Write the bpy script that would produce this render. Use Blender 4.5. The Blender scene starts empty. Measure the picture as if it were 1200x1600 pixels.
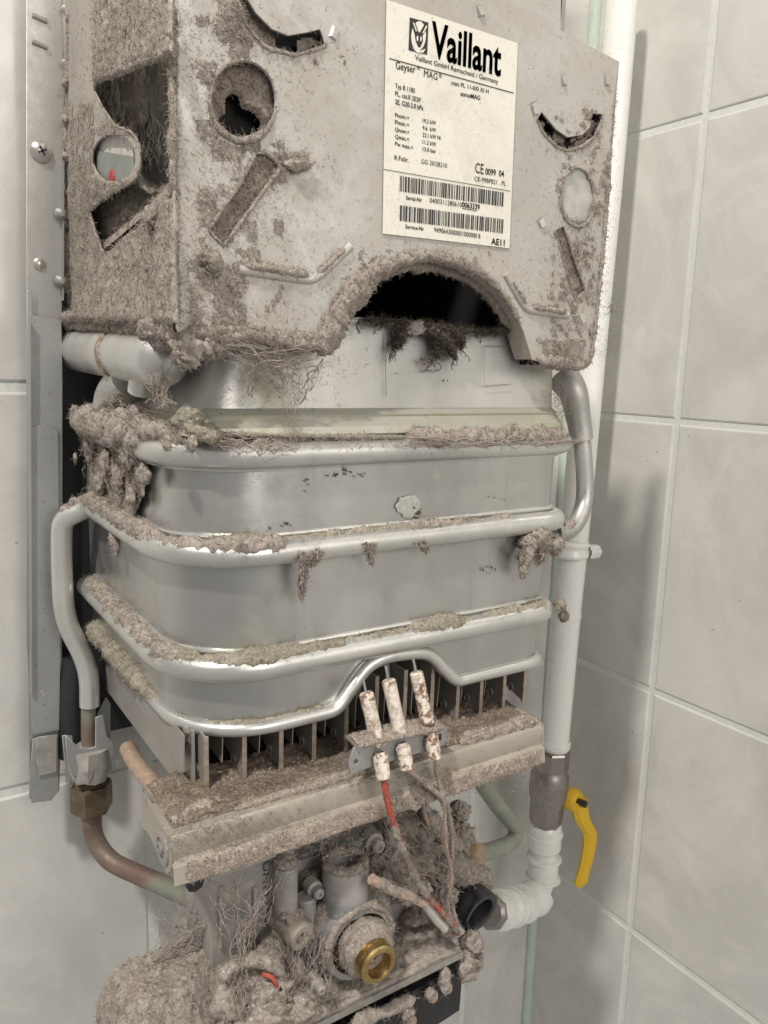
import bpy, math, random
import numpy as np
from mathutils import Vector, Matrix

random.seed(7); RNG = np.random.RandomState(7)
S = bpy.context.scene
C = S.collection

# ---------------------------------------------------------------- camera, light, exposure
CAM = np.array([0.0, -0.69, 1.5])          # lens position: 69 cm off the back wall
YAW, PITCH, ROLL, FPX = math.radians(33.423), math.radians(10.268), math.radians(-1.612), 1242.07
def _rot(yaw, pitch, roll):
    f = np.array([math.sin(yaw)*math.cos(pitch), math.cos(yaw)*math.cos(pitch), -math.sin(pitch)])
    r = np.array([math.cos(yaw), -math.sin(yaw), 0.0]); d = np.cross(f, r)
    return np.array([r*math.cos(roll)+d*math.sin(roll), -r*math.sin(roll)+d*math.cos(roll), f])
RC = _rot(YAW, PITCH, ROLL)
cd = bpy.data.cameras.new('camera'); cam = bpy.data.objects.new('camera', cd); C.objects.link(cam)
cd.sensor_fit = 'VERTICAL'; cd.sensor_height = 36; cd.sensor_width = 27
cd.lens = FPX/1600*36; cd.clip_start = .02; cd.clip_end = 50
M = Matrix(((RC[0][0], -RC[1][0], -RC[2][0], CAM[0]), (RC[0][1], -RC[1][1], -RC[2][1], CAM[1]),
            (RC[0][2], -RC[1][2], -RC[2][2], CAM[2]), (0, 0, 0, 1)))
cam.matrix_world = M
S.camera = cam
S.view_settings.view_transform = 'Standard'; S.view_settings.look = 'None'
S.view_settings.exposure = 0; S.view_settings.gamma = 1
w = bpy.data.worlds.new("World"); S.world = w; w.use_nodes = True
bg = w.node_tree.nodes['Background']; bg.inputs[0].default_value = (1.0, .965, .915, 1); bg.inputs[1].default_value = .38
S.cycles.max_bounces = 6; S.cycles.diffuse_bounces = 3; S.cycles.glossy_bounces = 4

# ---------------------------------------------------------------- helpers
def V(X, Y, Z): return np.array([X, Y-.69, Z+1.5])          # X right, Y metres from the lens plane, Z above the lens
def _ray(x, y): return RC.T @ np.array([(x-600)/FPX, (y-800)/FPX, 1.0])
def py(x, y, Y): d = _ray(x, y); return CAM + d*(Y/d[1])     # point on an X-Z plane at depth Y
def px(x, y, X): d = _ray(x, y); return CAM + d*(X/d[0])
def pz(x, y, Z): d = _ray(x, y); return CAM + d*(Z/d[2])
def rad(npx, p): return npx/FPX*float(RC[2] @ (np.asarray(p)-CAM))

def _hash(i, j, k, s):
    h = (i*374761393 + j*668265263 + k*2147483647 + s*1274126177) & 0xFFFFFFFF
    h = ((h ^ (h >> 13)) * 1274126177) & 0xFFFFFFFF
    h = ((h ^ (h >> 15)) * 2246822519) & 0xFFFFFFFF
    return ((h ^ (h >> 16)) & 0xFFFFFF)/float(0xFFFFFF)
def vnoise(P, s=0):
    P = np.asarray(P, float); I = np.floor(P).astype(np.int64); F = P-I; F = F*F*(3-2*F)
    r = 0
    for a in (0, 1):
        wa = F[..., 0] if a else 1-F[..., 0]
        for b in (0, 1):
            wb = F[..., 1] if b else 1-F[..., 1]
            for c in (0, 1):
                wc = F[..., 2] if c else 1-F[..., 2]
                r = r + wa*wb*wc*_hash(I[..., 0]+a+9999, I[..., 1]+b+9999, I[..., 2]+c+9999, s)
    return r
def fbm(P, sc, octv=4, s=0):
    r = 0; a = .5; t = 0
    P = np.asarray(P)*sc
    for o in range(octv):
        r = r + a*vnoise(P + o*17.3, s+o); t += a; a *= .55; P = P*2.03
    return r/t

class G:
    def __init__(g): g.v = []; g.f = []; g.n = 0
    def add(g, v, f):
        v = np.asarray(v, float).reshape(-1, 3); f = np.asarray(f, np.int64)
        g.v.append(v); g.f.append(f + g.n); g.n += len(v)
    def mesh(g, name, base, mat, smooth=True, angle=35):
        me = bpy.data.meshes.new(name)
        v = np.concatenate(g.v) - base
        loops = np.concatenate([f.ravel() for f in g.f]); sizes = np.concatenate([np.full(len(f), f.shape[1]) for f in g.f])
        me.vertices.add(len(v)); me.vertices.foreach_set('co', v.ravel())
        me.loops.add(len(loops)); me.loops.foreach_set('vertex_index', loops.astype(np.int32))
        me.polygons.add(len(sizes))
        me.polygons.foreach_set('loop_start', np.concatenate([[0], np.cumsum(sizes)[:-1]]).astype(np.int32))
        me.polygons.foreach_set('loop_total', sizes.astype(np.int32))
        me.update(calc_edges=True); me.validate()
        me.polygons.foreach_set('use_smooth', np.full(len(me.polygons), smooth))
        if smooth and angle: me.set_sharp_from_angle(angle=math.radians(angle))
        me.materials.append(mat); me.update()
        return me
    # shapes
    def hexa(g, c):      # 8 corners: bottom ring 0-3, top ring 4-7
        g.add(c, [[3, 2, 1, 0], [4, 5, 6, 7], [0, 1, 5, 4], [1, 2, 6, 5], [2, 3, 7, 6], [3, 0, 4, 7]])
    def box(g, lo, hi):
        x0, y0, z0 = lo; x1, y1, z1 = hi
        g.hexa([(x0,y0,z0),(x1,y0,z0),(x1,y1,z0),(x0,y1,z0),(x0,y0,z1),(x1,y0,z1),(x1,y1,z1),(x0,y1,z1)])
    def quadslab(g, a, b, c, d, nrm):
        n = np.asarray(nrm); g.hexa([a, b, c, d, a+n, b+n, c+n, d+n])
    def tube(g, pts, r, n=14, cap=True, noise=0, hollow=0):
        P = np.asarray(pts, float); m = len(P); r = np.broadcast_to(np.asarray(r, float), (m,))
        T = np.gradient(P, axis=0); T /= np.linalg.norm(T, axis=1)[:, None]+1e-12
        u = np.cross(T[0], [0, 0, 1.0]);
        if np.linalg.norm(u) < .1: u = np.cross(T[0], [1.0, 0, 0])
        u /= np.linalg.norm(u); R = []
        a = np.linspace(0, 2*math.pi, n, endpoint=False)
        for i in range(m):
            u = u - T[i]*(u @ T[i]); u /= np.linalg.norm(u); w_ = np.cross(T[i], u)
            R.append(P[i] + r[i]*(np.cos(a)[:, None]*u + np.sin(a)[:, None]*w_))
        R = np.array(R)
        if noise:
            d = R-P[:, None]; R = P[:, None] + d*(1+noise*(fbm(R, 300)-.5)[..., None])
        R = R.reshape(-1, 3)
        i = np.arange(m-1)[:, None]*n; j = np.arange(n)[None]; j2 = (j+1) % n
        q = np.stack([i+j, i+j2, i+n+j2, i+n+j], -1).reshape(-1, 4)
        g.add(R, q)
        if cap:
            for k, e in ((0, 0), (m-1, 1)):
                ring = R[k*n:(k+1)*n]; idx = np.arange(n)
                tri = np.stack([np.full(n, n), idx, (idx+1) % n] if e else [np.full(n, n), (idx+1) % n, idx], -1)
                g.add(np.vstack([ring, P[k]]), tri)
    def lathe(g, o, ax, prof, n=24, hexn=0):
        o = np.asarray(o, float); ax = np.asarray(ax, float); ax = ax/np.linalg.norm(ax)
        u = np.cross(ax, [0, 0, 1.0]);
        if np.linalg.norm(u) < .1: u = np.cross(ax, [0, 1.0, 0])
        u /= np.linalg.norm(u); w_ = np.cross(ax, u); n = hexn or n
        a = np.linspace(0, 2*math.pi, n, endpoint=False)
        R = np.array([o+ax*t + r*(np.cos(a)[:, None]*u+np.sin(a)[:, None]*w_) for t, r in prof]).reshape(-1, 3)
        i = np.arange(len(prof)-1)[:, None]*n; j = np.arange(n)[None]; j2 = (j+1) % n
        g.add(R, np.stack([i+j, i+j2, i+n+j2, i+n+j], -1).reshape(-1, 4))
    def fibers(g, O, D, length, r, seg=5, curl=.8, grav=0.0):
        n = len(O); O = np.array(O, float); D = np.array(D, float); D /= np.linalg.norm(D, axis=1)[:, None]+1e-9
        L = np.broadcast_to(length, (n,))/seg; pts = [O]; axis = RNG.normal(size=(n, 3)); axis /= np.linalg.norm(axis, axis=1)[:, None]
        for s in range(seg):
            D = D + curl*(np.cross(axis, D)*.7 + RNG.normal(size=(n, 3))*.45) + np.array([0, 0, -grav]); D /= np.linalg.norm(D, axis=1)[:, None]+1e-9
            pts.append(pts[-1] + D*L[:, None])
        P = np.stack(pts, 1); T = np.gradient(P, axis=1); T /= np.linalg.norm(T, axis=2)[..., None]+1e-9
        u = np.cross(T, axis[:, None, :]); u /= np.linalg.norm(u, axis=2)[..., None]+1e-9; w_ = np.cross(T, u)
        rr = (np.broadcast_to(r, (n,))[:, None]*np.linspace(1, .45, seg+1)[None])[..., None]
        R = np.stack([P + rr*(math.cos(a)*u+math.sin(a)*w_) for a in (0, 2.094, 4.189)], 2)   # n, seg+1, 3, 3
        m = (seg+1)*3; b = (np.arange(n)*m)[:, None, None]; i = (np.arange(seg)*3)[None, :, None]; j = np.arange(3)[None, None]; j2 = (j+1) % 3
        q = np.stack([b+i+j, b+i+j2, b+i+3+j2, b+i+3+j], -1).reshape(-1, 4)
        g.add(R.reshape(-1, 3), q)

def crom(pts, k=8):
    P = np.asarray(pts, float); P = np.vstack([2*P[0]-P[1], P, 2*P[-1]-P[-2]]); o = []
    for i in range(1, len(P)-2):
        p0, p1, p2, p3 = P[i-1:i+3]
        for t in np.linspace(0, 1, k, endpoint=False):
            o.append(.5*((2*p1)+(-p0+p2)*t+(2*p0-5*p1+4*p2-p3)*t*t+(-p0+3*p1-3*p2+p3)*t**3))
    o.append(P[-2]); return np.array(o)
def fillet(pts, r, k=6):
    P = [np.asarray(p, float) for p in pts]; o = [P[0]]
    for i in range(1, len(P)-1):
        a = P[i-1]-P[i]; b = P[i+1]-P[i]; la = np.linalg.norm(a); lb = np.linalg.norm(b)
        d = min(r, la*.45, lb*.45); A = P[i]+a/la*d; B = P[i]+b/lb*d
        for t in np.linspace(0, 1, k): o.append((1-t)**2*A+2*t*(1-t)*P[i]+t*t*B)
    o.append(P[-1]); return np.array(o)
def resample(P, step):
    P = np.asarray(P); d = np.r_[0, np.cumsum(np.linalg.norm(np.diff(P, axis=0), axis=1))]; n = max(2, int(d[-1]/step)+1)
    s = np.linspace(0, d[-1], n); return np.stack([np.interp(s, d, P[:, i]) for i in range(3)], 1)

# ---------------------------------------------------------------- objects
BASE = {}
def thing(name, label, cat, base, group=None):
    o = bpy.data.objects.new(name, None); C.objects.link(o); o.location = base; o.empty_display_size = .05
    o['label'] = label; o['category'] = cat
    if group: o['group'] = group
    BASE[o.name] = np.asarray(base, float); return o
def part(name, g, mat, parent, label=None, kind=None, **kw):
    base = BASE[parent.name]; me = g.mesh(name, base, mat, **kw)
    o = bpy.data.objects.new(name, me); C.objects.link(o); o.parent = parent; BASE[o.name] = base
    if label: o['label'] = label
    if kind: o['kind'] = kind
    return o
def solo(name, g, mat, label=None, cat=None, kind=None, group=None, **kw):
    allv = np.concatenate(g.v); base = np.array([allv[:, 0].mean(), allv[:, 1].mean(), allv[:, 2].min()])
    me = g.mesh(name, base, mat, **kw); o = bpy.data.objects.new(name, me); C.objects.link(o); o.location = base
    BASE[o.name] = base
    for k, v in (('label', label), ('category', cat), ('kind', kind), ('group', group)):
        if v: o[k] = v
    return o

def curve_mesh(splines, extrude, bevel=0):
    """filled 2-D curve with holes -> mesh data in its own XY plane"""
    c = bpy.data.curves.new('c', 'CURVE'); c.dimensions = '2D'; c.fill_mode = 'BOTH'; c.extrude = extrude
    c.bevel_depth = bevel; c.bevel_resolution = 1
    for s in splines:
        sp = c.splines.new('POLY'); sp.points.add(len(s)-1); sp.use_cyclic_u = True
        for i, (a, b) in enumerate(s): sp.points[i].co = (a, b, 0, 1)
    o = bpy.data.objects.new('c', c); C.objects.link(o); dg = bpy.context.evaluated_depsgraph_get()
    me = bpy.data.meshes.new_from_object(o.evaluated_get(dg)); bpy.data.objects.remove(o); bpy.data.curves.remove(c); return me
def me_obj(name, me, mat, parent, org, ux, uy, label=None):
    ux = np.asarray(ux, float); uy = np.asarray(uy, float); ux = ux/np.linalg.norm(ux); uy = uy/np.linalg.norm(uy); nz = np.cross(ux, uy)
    n = len(me.vertices); v = np.empty(n*3); me.vertices.foreach_get('co', v); v = v.reshape(-1, 3)
    W = org + v[:, 0:1]*ux + v[:, 1:2]*uy + v[:, 2:3]*nz - BASE[parent.name]
    me.vertices.foreach_set('co', W.ravel()); me.materials.clear(); me.materials.append(mat); me.update()
    me.name = name
    o = bpy.data.objects.new(name, me); C.objects.link(o); o.parent = parent; BASE[o.name] = BASE[parent.name]
    if label: o['label'] = label
    return o

# ---------------------------------------------------------------- materials
class N:
    def __init__(s, name):
        s.m = bpy.data.materials.new(name); s.m.use_nodes = True; s.t = s.m.node_tree; s.b = s.t.nodes['Principled BSDF']
        s.tc = s.t.nodes.new('ShaderNodeTexCoord').outputs['Object']
    def link(s, a, b): s.t.links.new(a, b)
    def map(s, scale=(1,1,1), off=(0,0,0)):
        n = s.t.nodes.new('ShaderNodeMapping'); n.inputs['Scale'].default_value = scale; n.inputs['Location'].default_value = off
        s.link(s.tc, n.inputs[0]); return n.outputs[0]
    def noise(s, sc, det=6, rough=.6, vec=None, dist=0):
        n = s.t.nodes.new('ShaderNodeTexNoise'); n.inputs['Scale'].default_value = sc; n.inputs['Detail'].default_value = det
        n.inputs['Roughness'].default_value = rough; n.inputs['Distortion'].default_value = dist
        s.link(vec if vec is not None else s.tc, n.inputs[0]); return n.outputs[0]
    def ramp(s, f, a, b, lo=0, hi=1):
        n = s.t.nodes.new('ShaderNodeMapRange'); n.inputs[1].default_value = a; n.inputs[2].default_value = b
        n.inputs[3].default_value = lo; n.inputs[4].default_value = hi; s.link(f, n.inputs[0]); return n.outputs[0]
    def mix(s, f, a, b):
        n = s.t.nodes.new('ShaderNodeMix'); n.data_type = 'RGBA'
        s._in(f, n.inputs[0]); s._in(a, n.inputs[6]); s._in(b, n.inputs[7]); return n.outputs[2]
    def _in(s, v, i):
        if isinstance(v, (int, float)): i.default_value = v
        elif isinstance(v, tuple): i.default_value = (*v, 1) if len(v) == 3 else v
        else: s.link(v, i)
    def math(s, op, a, b=0.0):
        n = s.t.nodes.new('ShaderNodeMath'); n.operation = op; s._in(a, n.inputs[0]); s._in(b, n.inputs[1]); return n.outputs[0]
    def sep(s, v):
        n = s.t.nodes.new('ShaderNodeSeparateXYZ'); s.link(v, n.inputs[0]); return n.outputs
    def geo_n(s):
        g = s.t.nodes.new('ShaderNodeNewGeometry'); return s.sep(g.outputs['Normal'])
    def set(s, col=None, rough=None, metal=None, bump=None, bs=.3, bd=.001, **k):
        if col is not None: s._in(col, s.b.inputs['Base Color'])
        if rough is not None: s._in(rough, s.b.inputs['Roughness'])
        if metal is not None: s._in(metal, s.b.inputs['Metallic'])
        if bump is not None:
            n = s.t.nodes.new('ShaderNodeBump'); n.inputs['Strength'].default_value = bs; n.inputs['Distance'].default_value = bd
            s.link(bump, n.inputs['Height']); s.link(n.outputs[0], s.b.inputs['Normal'])
        for a, v in k.items(): s._in(v, s.b.inputs[a.replace('_', ' ')])
        return s.m

def m_dust(name, c1, c2, c3=None):
    a = N(name); n1 = a.noise(60, 5); n2 = a.noise(1500, 4, .7); n3 = a.noise(520, 4, .65)
    c = a.mix(a.ramp(n1, .35, .65), c1, c2)
    c = a.mix(a.ramp(n2, .28, .55), tuple(x*.7 for x in c2), c)
    if c3: c = a.mix(a.ramp(n3, .56, .66), c, c3)
    hh = a.math('ADD', n2, a.math('MULTIPLY', n3, 1.4))
    return a.set(c, 1.0, 0, hh, .8, .0007, Specular_IOR_Level=.1)
DUST = m_dust('lint_dust', (.45, .40, .355), (.32, .278, .24), (.55, .50, .45))
DUSTG = m_dust('greenish_dust', (.40, .37, .30), (.29, .26, .205), (.48, .45, .38))
DUSTB = m_dust('brown_dust', (.30, .25, .20), (.17, .135, .105), (.40, .345, .285))
DUSTD = m_dust('dark_dust', (.16, .135, .11), (.07, .058, .048), (.28, .24, .20))

def m_sheet(name, col, col2, rough=(.38, .6), metal=.75, dust=.45, dcol=(.42, .385, .34), streak=(1,1,1), up=0.0):
    """bare sheet metal with blotches, grime speckles and a clinging film of lint"""
    a = N(name)
    v = a.map(streak); n1 = a.noise(14, 5, .6, v); n2 = a.noise(120, 6, .7); n3 = a.noise(1100, 3, .6); n4 = a.noise(20, 8, .72, None, .5)
    base = a.mix(a.ramp(n1, .35, .65), col, col2)
    base = a.mix(a.ramp(n3, .35, .65, 0, .38), base, tuple(x*.6 for x in col))
    f = a.math('ADD', a.ramp(n4, .56-dust*.25, .78-dust*.15), a.ramp(n2, .55, .75, 0, dust))
    f = a.math('MULTIPLY', a.math('MINIMUM', f, 1.0), min(1, dust*1.6))
    c = a.mix(f, base, dcol)
    spk = a.ramp(a.noise(420, 2, .5), .68, .74)
    c = a.mix(a.math('MULTIPLY', spk, .6), c, (.13, .11, .09))
    met = a.math('SUBTRACT', metal, a.math('MULTIPLY', f, metal))
    r = a.math('ADD', a.ramp(n2, .3, .7, rough[0], rough[1]), a.math('MULTIPLY', f, .3))
    return a.set(c, r, met, a.math('ADD', n2, a.math('MULTIPLY', n3, .5)), .18, .0006)
PANEL = m_sheet('casing_sheet_metal', (.58, .57, .54), (.46, .45, .42), (.42, .6), .45, .75)
SIDE = m_sheet('side_sheet_metal', (.52, .49, .45), (.45, .42, .38), (.4, .6), .5, .6)
GALV = m_sheet('galvanised_strip', (.50, .49, .46), (.42, .42, .40), (.35, .55), .65, .15, streak=(1,1,.25))
GALVD = m_sheet('dull_zinc', (.46, .47, .46), (.38, .39, .385), (.42, .6), .6, .12)
INNER = m_sheet('inner_baffle_metal', (.33, .315, .29), (.17, .16, .148), (.5, .7), .4, .35, (.25, .21, .18))  # base colour darkened so the recess reads as shaded
BURN = m_sheet('burner_steel', (.42, .405, .38), (.33, .315, .29), (.32, .5), .35, .18, (.30, .24, .18))
MANI = m_sheet('manifold_steel', (.52, .49, .43), (.42, .385, .33), (.35, .55), .55, .55, (.40, .34, .28))
CAST = m_sheet('cast_aluminium', (.36, .365, .365), (.27, .275, .28), (.45, .6), .5, .6, (.43, .38, .34))
def m_exch(name, col, col2, r=(.24, .40), metal=.85, stain=.5):
    a = N(name); v = a.map((1, 1, .35)); n1 = a.noise(9, 4, .5, v); n2 = a.noise(45, 6, .65); n3 = a.noise(900, 3); st = a.noise(22, 5, .6)
    z = a.sep(a.tc)
    c = a.mix(a.ramp(n1, .35, .65), col, col2)
    c = a.mix(a.math('MULTIPLY', a.ramp(st, .58, .72), stain), c, (.44, .43, .30))
    c = a.mix(a.math('MULTIPLY', a.ramp(n2, .60, .70), .4), c, (.56, .55, .50)); sk = a.noise(40, 6, .7, a.map((1, 1, .12))); c = a.mix(a.ramp(sk, .52, .70, 0, .4), c, tuple(x*.62 for x in col))
    pit = a.math('MULTIPLY', a.ramp(a.noise(650, 2), .705, .73), a.ramp(a.noise(18, 3), .52, .6))
    c = a.mix(pit, c, (.04, .035, .03))
    wav = a.noise(13, 2, .4, a.map((1, 1, .5))); return a.set(c, a.math('ADD', a.ramp(n2, .3, .7, *r), a.ramp(st, .55, .72, 0, .15)), a.math('SUBTRACT', metal, a.math('MULTIPLY', pit, metal)), a.math('ADD', a.math('MULTIPLY', n2, .06), a.math('ADD', wav, a.math('MULTIPLY', n3, .01))), .35, .010)
EXCH = m_exch('tinned_exchanger_metal', (.60, .60, .58), (.43, .43, .415), (.24, .42), .8)
TUBE = m_exch('tinned_tube_metal', (.74, .74, .71), (.56, .56, .54), (.27, .45), .75, .35)
a = N('yellowed_skirt_metal'); n1 = a.noise(30, 5, .6); n2 = a.noise(160, 5); c = a.mix(a.ramp(n1, .35, .62), (.48, .475, .43), (.44, .43, .34)); c = a.mix(a.ramp(n2, .56, .7, 0, .6), c, (.36, .34, .25))
SKIRT = a.set(c, a.ramp(n2, .3, .7, .35, .6), .45, n2, .15, .0006)
HOODM = m_exch('hood_metal', (.58, .575, .55), (.44, .435, .415), (.36, .52), .68, .6)
def simple(name, col, rough=.5, metal=0, var=.15, sc=120, bs=.15):
    a = N(name); n = a.noise(sc, 5); n2 = a.noise(sc*.15, 4)
    c = a.mix(a.ramp(n, .3, .7), tuple(x*(1-var) for x in col), tuple(min(1, x*(1+var)) for x in col))
    c = a.mix(a.ramp(n2, .5, .75, 0, .35), c, tuple(x*.7 for x in col))
    return a.set(c, a.ramp(n2, .3, .7, rough*.85, min(1, rough*1.15)), metal, n, bs, .0006)
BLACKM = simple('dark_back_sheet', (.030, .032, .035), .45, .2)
SHADEBLK = simple('shade_black', (.006, .006, .006), .9)  # near-black standing in for shade inside the casing and burner
BLACKP = simple('black_plastic', (.018, .018, .02), .35)
BRASS = simple('brass', (.50, .37, .17), .33, 1, .25, 250)
BRASSD = simple('dull_brass', (.36, .26, .11), .38, .9, .3, 60)
NUTM = simple('tarnished_brass_nut', (.19, .15, .105), .42, .75, .3, 90)
a = N('white_enamel_paint'); n1 = a.noise(30, 6, .65, a.map((1, 1, .4))); n2 = a.noise(300, 4); c = a.mix(a.ramp(n1, .54, .74, 0, .45), (.82, .82, .78), (.62, .60, .54)); c = a.mix(a.ramp(n2, .68, .74, 0, .6), c, (.42, .38, .33)); WHITEP = a.set(c, a.ramp(n1, .3, .7, .18, .38), 0, a.math('ADD', a.noise(18, 3), a.math('MULTIPLY', n2, .08)), .3, .004)
VALVEM = simple('valve_nickel', (.33, .305, .28), .35, .75, .15, 200)
a = N('yellow_lever_plastic'); n1 = a.noise(90, 6, .7); n2 = a.noise(500, 3); c = a.mix(a.ramp(n1, .55, .72, 0, .6), (.78, .49, .025), (.50, .33, .07)); YEL = a.set(c, a.ramp(n1, .3, .7, .3, .6), 0, a.math('ADD', n1, a.math('MULTIPLY', n2, .3)), .3, .0008)
GREYP = simple('grey_green_painted_pipe', (.27, .29, .24), .5, .2, .15, 60)
RED = simple('red_wire', (.42, .09, .06), .75, 0, .35, 500)
REDB = simple('red_button', (.45, .02, .03), .5)
TAN = simple('dusty_wire', (.42, .31, .25), .9, 0, .3, 500, .6)
TRAYM = simple('tray_edge_aluminium', (.50, .49, .45), .3, .8, .15, 300)
STEEL = simple('screw_steel', (.62, .60, .56), .28, .9, .15, 300)
INK = simple('label_ink', (.025, .023, .025), .6, 0, .1)
SEAL = simple('clear_tape', (.34, .325, .295), .3, 0, .25, 90, .6)
a = N('copper_patina'); n1 = a.noise(22, 4); n2 = a.noise(160, 5)
c = a.mix(a.ramp(n1, .35, .6), (.17, .105, .08), (.25, .205, .17)); c = a.mix(a.ramp(a.noise(16, 4, .6), .56, .66), c, (.26, .29, .235))
COPPER = a.set(c, a.ramp(n2, .3, .7, .4, .7), .35, n2, .3, .0006)
a = N('ceramic_rusty'); n1 = a.noise(260, 5, .7); n2 = a.noise(40, 3)
c = a.mix(a.math('MULTIPLY', a.ramp(n1, .45, .56), a.ramp(n2, .32, .56)), (.72, .66, .58), (.20, .11, .065))
CERAM = a.set(c, .5, 0, n1, .3, .0006)
a = N('rust_ring'); n1 = a.noise(200, 5); RUST = a.set(a.mix(a.ramp(n1, .35, .65), (.28, .18, .10), (.38, .31, .23)), .8, .1, n1, .5, .0006)
a = N('label_paper'); n1 = a.noise(18, 6, .6, None, 1.0); n2 = a.noise(90, 5)
c = a.mix(a.ramp(n1, .50, .70, 0, .6), (.77, .75, .66), (.60, .575, .49)); c = a.mix(a.ramp(n2, .58, .72, 0, .4), c, (.52, .48, .41)); c = a.mix(a.ramp(a.noise(900, 2), .66, .70, 0, .8), c, (.36, .31, .27))
PAPER = a.set(c, .55, 0, n1, .12, .0008)
a = N('tile_glaze'); n1 = a.noise(6, 7, .66, None, 1.6); n2 = a.noise(11, 6, .6, a.map((1, 1, 1), (3, 1, 2)), 2.2); n3 = a.noise(3, 3)
c = a.mix(a.ramp(n1, .38, .62), (.555, .545, .515), (.665, .655, .62)); c = a.mix(a.ramp(n2, .55, .66, 0, .35), c, (.72, .705, .66))
c = a.mix(a.ramp(n3, .5, .7, 0, .35), c, (.55, .55, .52))
smg = a.math('MULTIPLY', a.ramp(a.noise(9, 6, .7, a.map((1, 1, 1), (5, 2, 7)), 1.5), .62, .74, 0, .35), a.ramp(a.noise(2.2, 2, .5), .5, .6)); c = a.mix(smg, c, (.30, .28, .25)); c = a.mix(a.ramp(a.noise(160, 2, .5), .745, .77, 0, .7), c, (.25, .23, .20))
TILE = a.set(c, a.ramp(n2, .4, .7, .12, .26), 0, n1, .03, .002)
a = N('mint_grout'); n1 = a.noise(200, 5); GROUT = a.set(a.mix(a.ramp(n1, .3, .7), (.60, .635, .585), (.73, .75, .71)), .8, 0, n1, .3, .0006)
a = N('mint_silicone'); n1 = a.noise(40, 4); SILI = a.set(a.mix(a.ramp(n1, .3, .7), (.45, .53, .45), (.55, .63, .55)), .3, 0, n1, .2, .001)

# ---------------------------------------------------------------- lamp: ceiling fitting up and to the left behind the photographer
def area(name, loc, target, size, power, col):
    l = bpy.data.lights.new(name, 'AREA'); l.shape = 'DISK'; l.size = size; l.energy = power; l.color = col
    o = bpy.data.objects.new(name, l); C.objects.link(o); o.location = loc
    o.rotation_euler = (Vector(target)-Vector(loc)).to_track_quat('-Z', 'Y').to_euler(); return o
KD = np.array([.254, .13, -.315]); KD = KD/np.linalg.norm(KD)
corner = V(.464, .42, .215)
area('ceiling_lamp', corner-KD*2.8, V(.45, .5, -.1), .17, 80, (1, .94, .878))
area('front_fill', V(.35, -1.25, .55), V(.42, .5, -.15), .9, 13, (1, .948, .895))     # soft fill light added from the front to lift the pipe and front faces

# ================================================================ SETTING: tiled corner
def tile_grid(name, label, axis, plane, us, zs, gap=.0030):
    """axis 'x': wall runs along X at depth Y=plane ; axis 'y': wall runs along Y at X=plane"""
    G0 = G()
    u0, u1, z0, z1 = us[0], us[-1], zs[0], zs[-1]
    if axis == 'x': G0.box(V(u0, plane+.0014, z0), V(u1, plane+.06, z1))
    else: G0.box(V(plane+.0014, u0, z0), V(plane+.06, u1, z1))
    wall = solo(name, G0, GROUT, None, None, 'structure', smooth=False)
    for i in range(len(us)-1):
        for j in range(len(zs)-1):
            a0, a1, b0, b1 = us[i]+gap, us[i+1]-gap, zs[j]+gap, zs[j+1]-gap
            g = G(); bv = .0022; t = .0016
            if axis == 'x':
                f = lambda u, z, d: V(u, plane+d, z)
            else:
                f = lambda u, z, d: V(plane+d, u, z)
            rings = []
            for d, s in ((.006, 0), (.0014, 0), (.0005, bv*.4), (0, bv)):
                rings.append([f(a0+s, b0+s, d), f(a1-s, b0+s, d), f(a1-s, b1-s, d), f(a0+s, b1-s, d)])
            vs = np.array(rings).reshape(-1, 3); q = []
            for k in range(3):
                for e in range(4): q.append([k*4+e, k*4+(e+1) % 4, (k+1)*4+(e+1) % 4, (k+1)*4+e])
            q.append([12, 13, 14, 15]); q = np.array(q)
            if axis == 'y': q = q[:, ::-1]
            g.add(vs, q); part('tile', g, TILE, wall, smooth=False)
    return wall
tile_grid('wall_back', None, 'x', .69, [-.6, -.4, -.2, 0, .2, .4, .6, .7155], [-1.05, -.705, -.364, -.023, .277, .577, .877], .0040)
tile_grid('wall_right', None, 'y', .718, [-.66, -.46, -.26, -.066, .134, .334, .534, .6875], [-1.246, -.946, -.646, -.347, -.047, .2525, .552, .852])
g = G(); g.tube([V(.7155, .6875, z) for z in np.linspace(-1.0, .85, 30)], .0075, 12); 
solo('corner_sealant', g, SILI, 'mint green bead of sealant down the corner where the two tiled walls meet', 'sealant')

# ================================================================ HEATER
heater = thing('gas_water_heater', 'dusty gas water heater with its cover removed, hung on the tiled wall', 'water heater', V(.29, .6, -.50))
H = heater
YP = .415       # casing front plane
XS = .143       # casing left plane
def flat(name, outline, holes, Y, thick, mat, bevel=.0003, label=None, parent=H):
    f = lambda L: [(lambda p: (p[0], p[2]))(py(x, y, Y)) for x, y in L]
    me = curve_mesh([f(outline)]+[f(h) for h in holes], thick/2, bevel)
    return me_obj(name, me, mat, parent, np.array([0, Y-.69+thick/2, 0]), (1, 0, 0), (0, 0, 1), label)
def ell(cx, cy, rx, ry, n=36, tilt=0):
    return [(cx+rx*math.cos(t)*math.cos(tilt)-ry*math.sin(t)*math.sin(tilt), cy+rx*math.cos(t)*math.sin(tilt)+ry*math.sin(t)*math.cos(tilt)) for t in np.linspace(0, 2*math.pi, n, endpoint=False)]
ARCH = [(505, 550), (518, 520), (535, 493), (560, 456), (600, 422), (660, 404), (720, 416), (765, 442), (795, 475), (816, 512), (832, 562)]
ARCHP = crom([(*p, 0) for p in ARCH], 6)[:, :2]
CRES_R = [(838.7, 187), (850, 210), (869, 229), (887, 236), (910, 229), (929, 214), (942, 184), (941, 178), (925, 176), (921, 199), (910, 210), (887, 214), (869, 202), (854, 184), (846, 174)]
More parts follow.
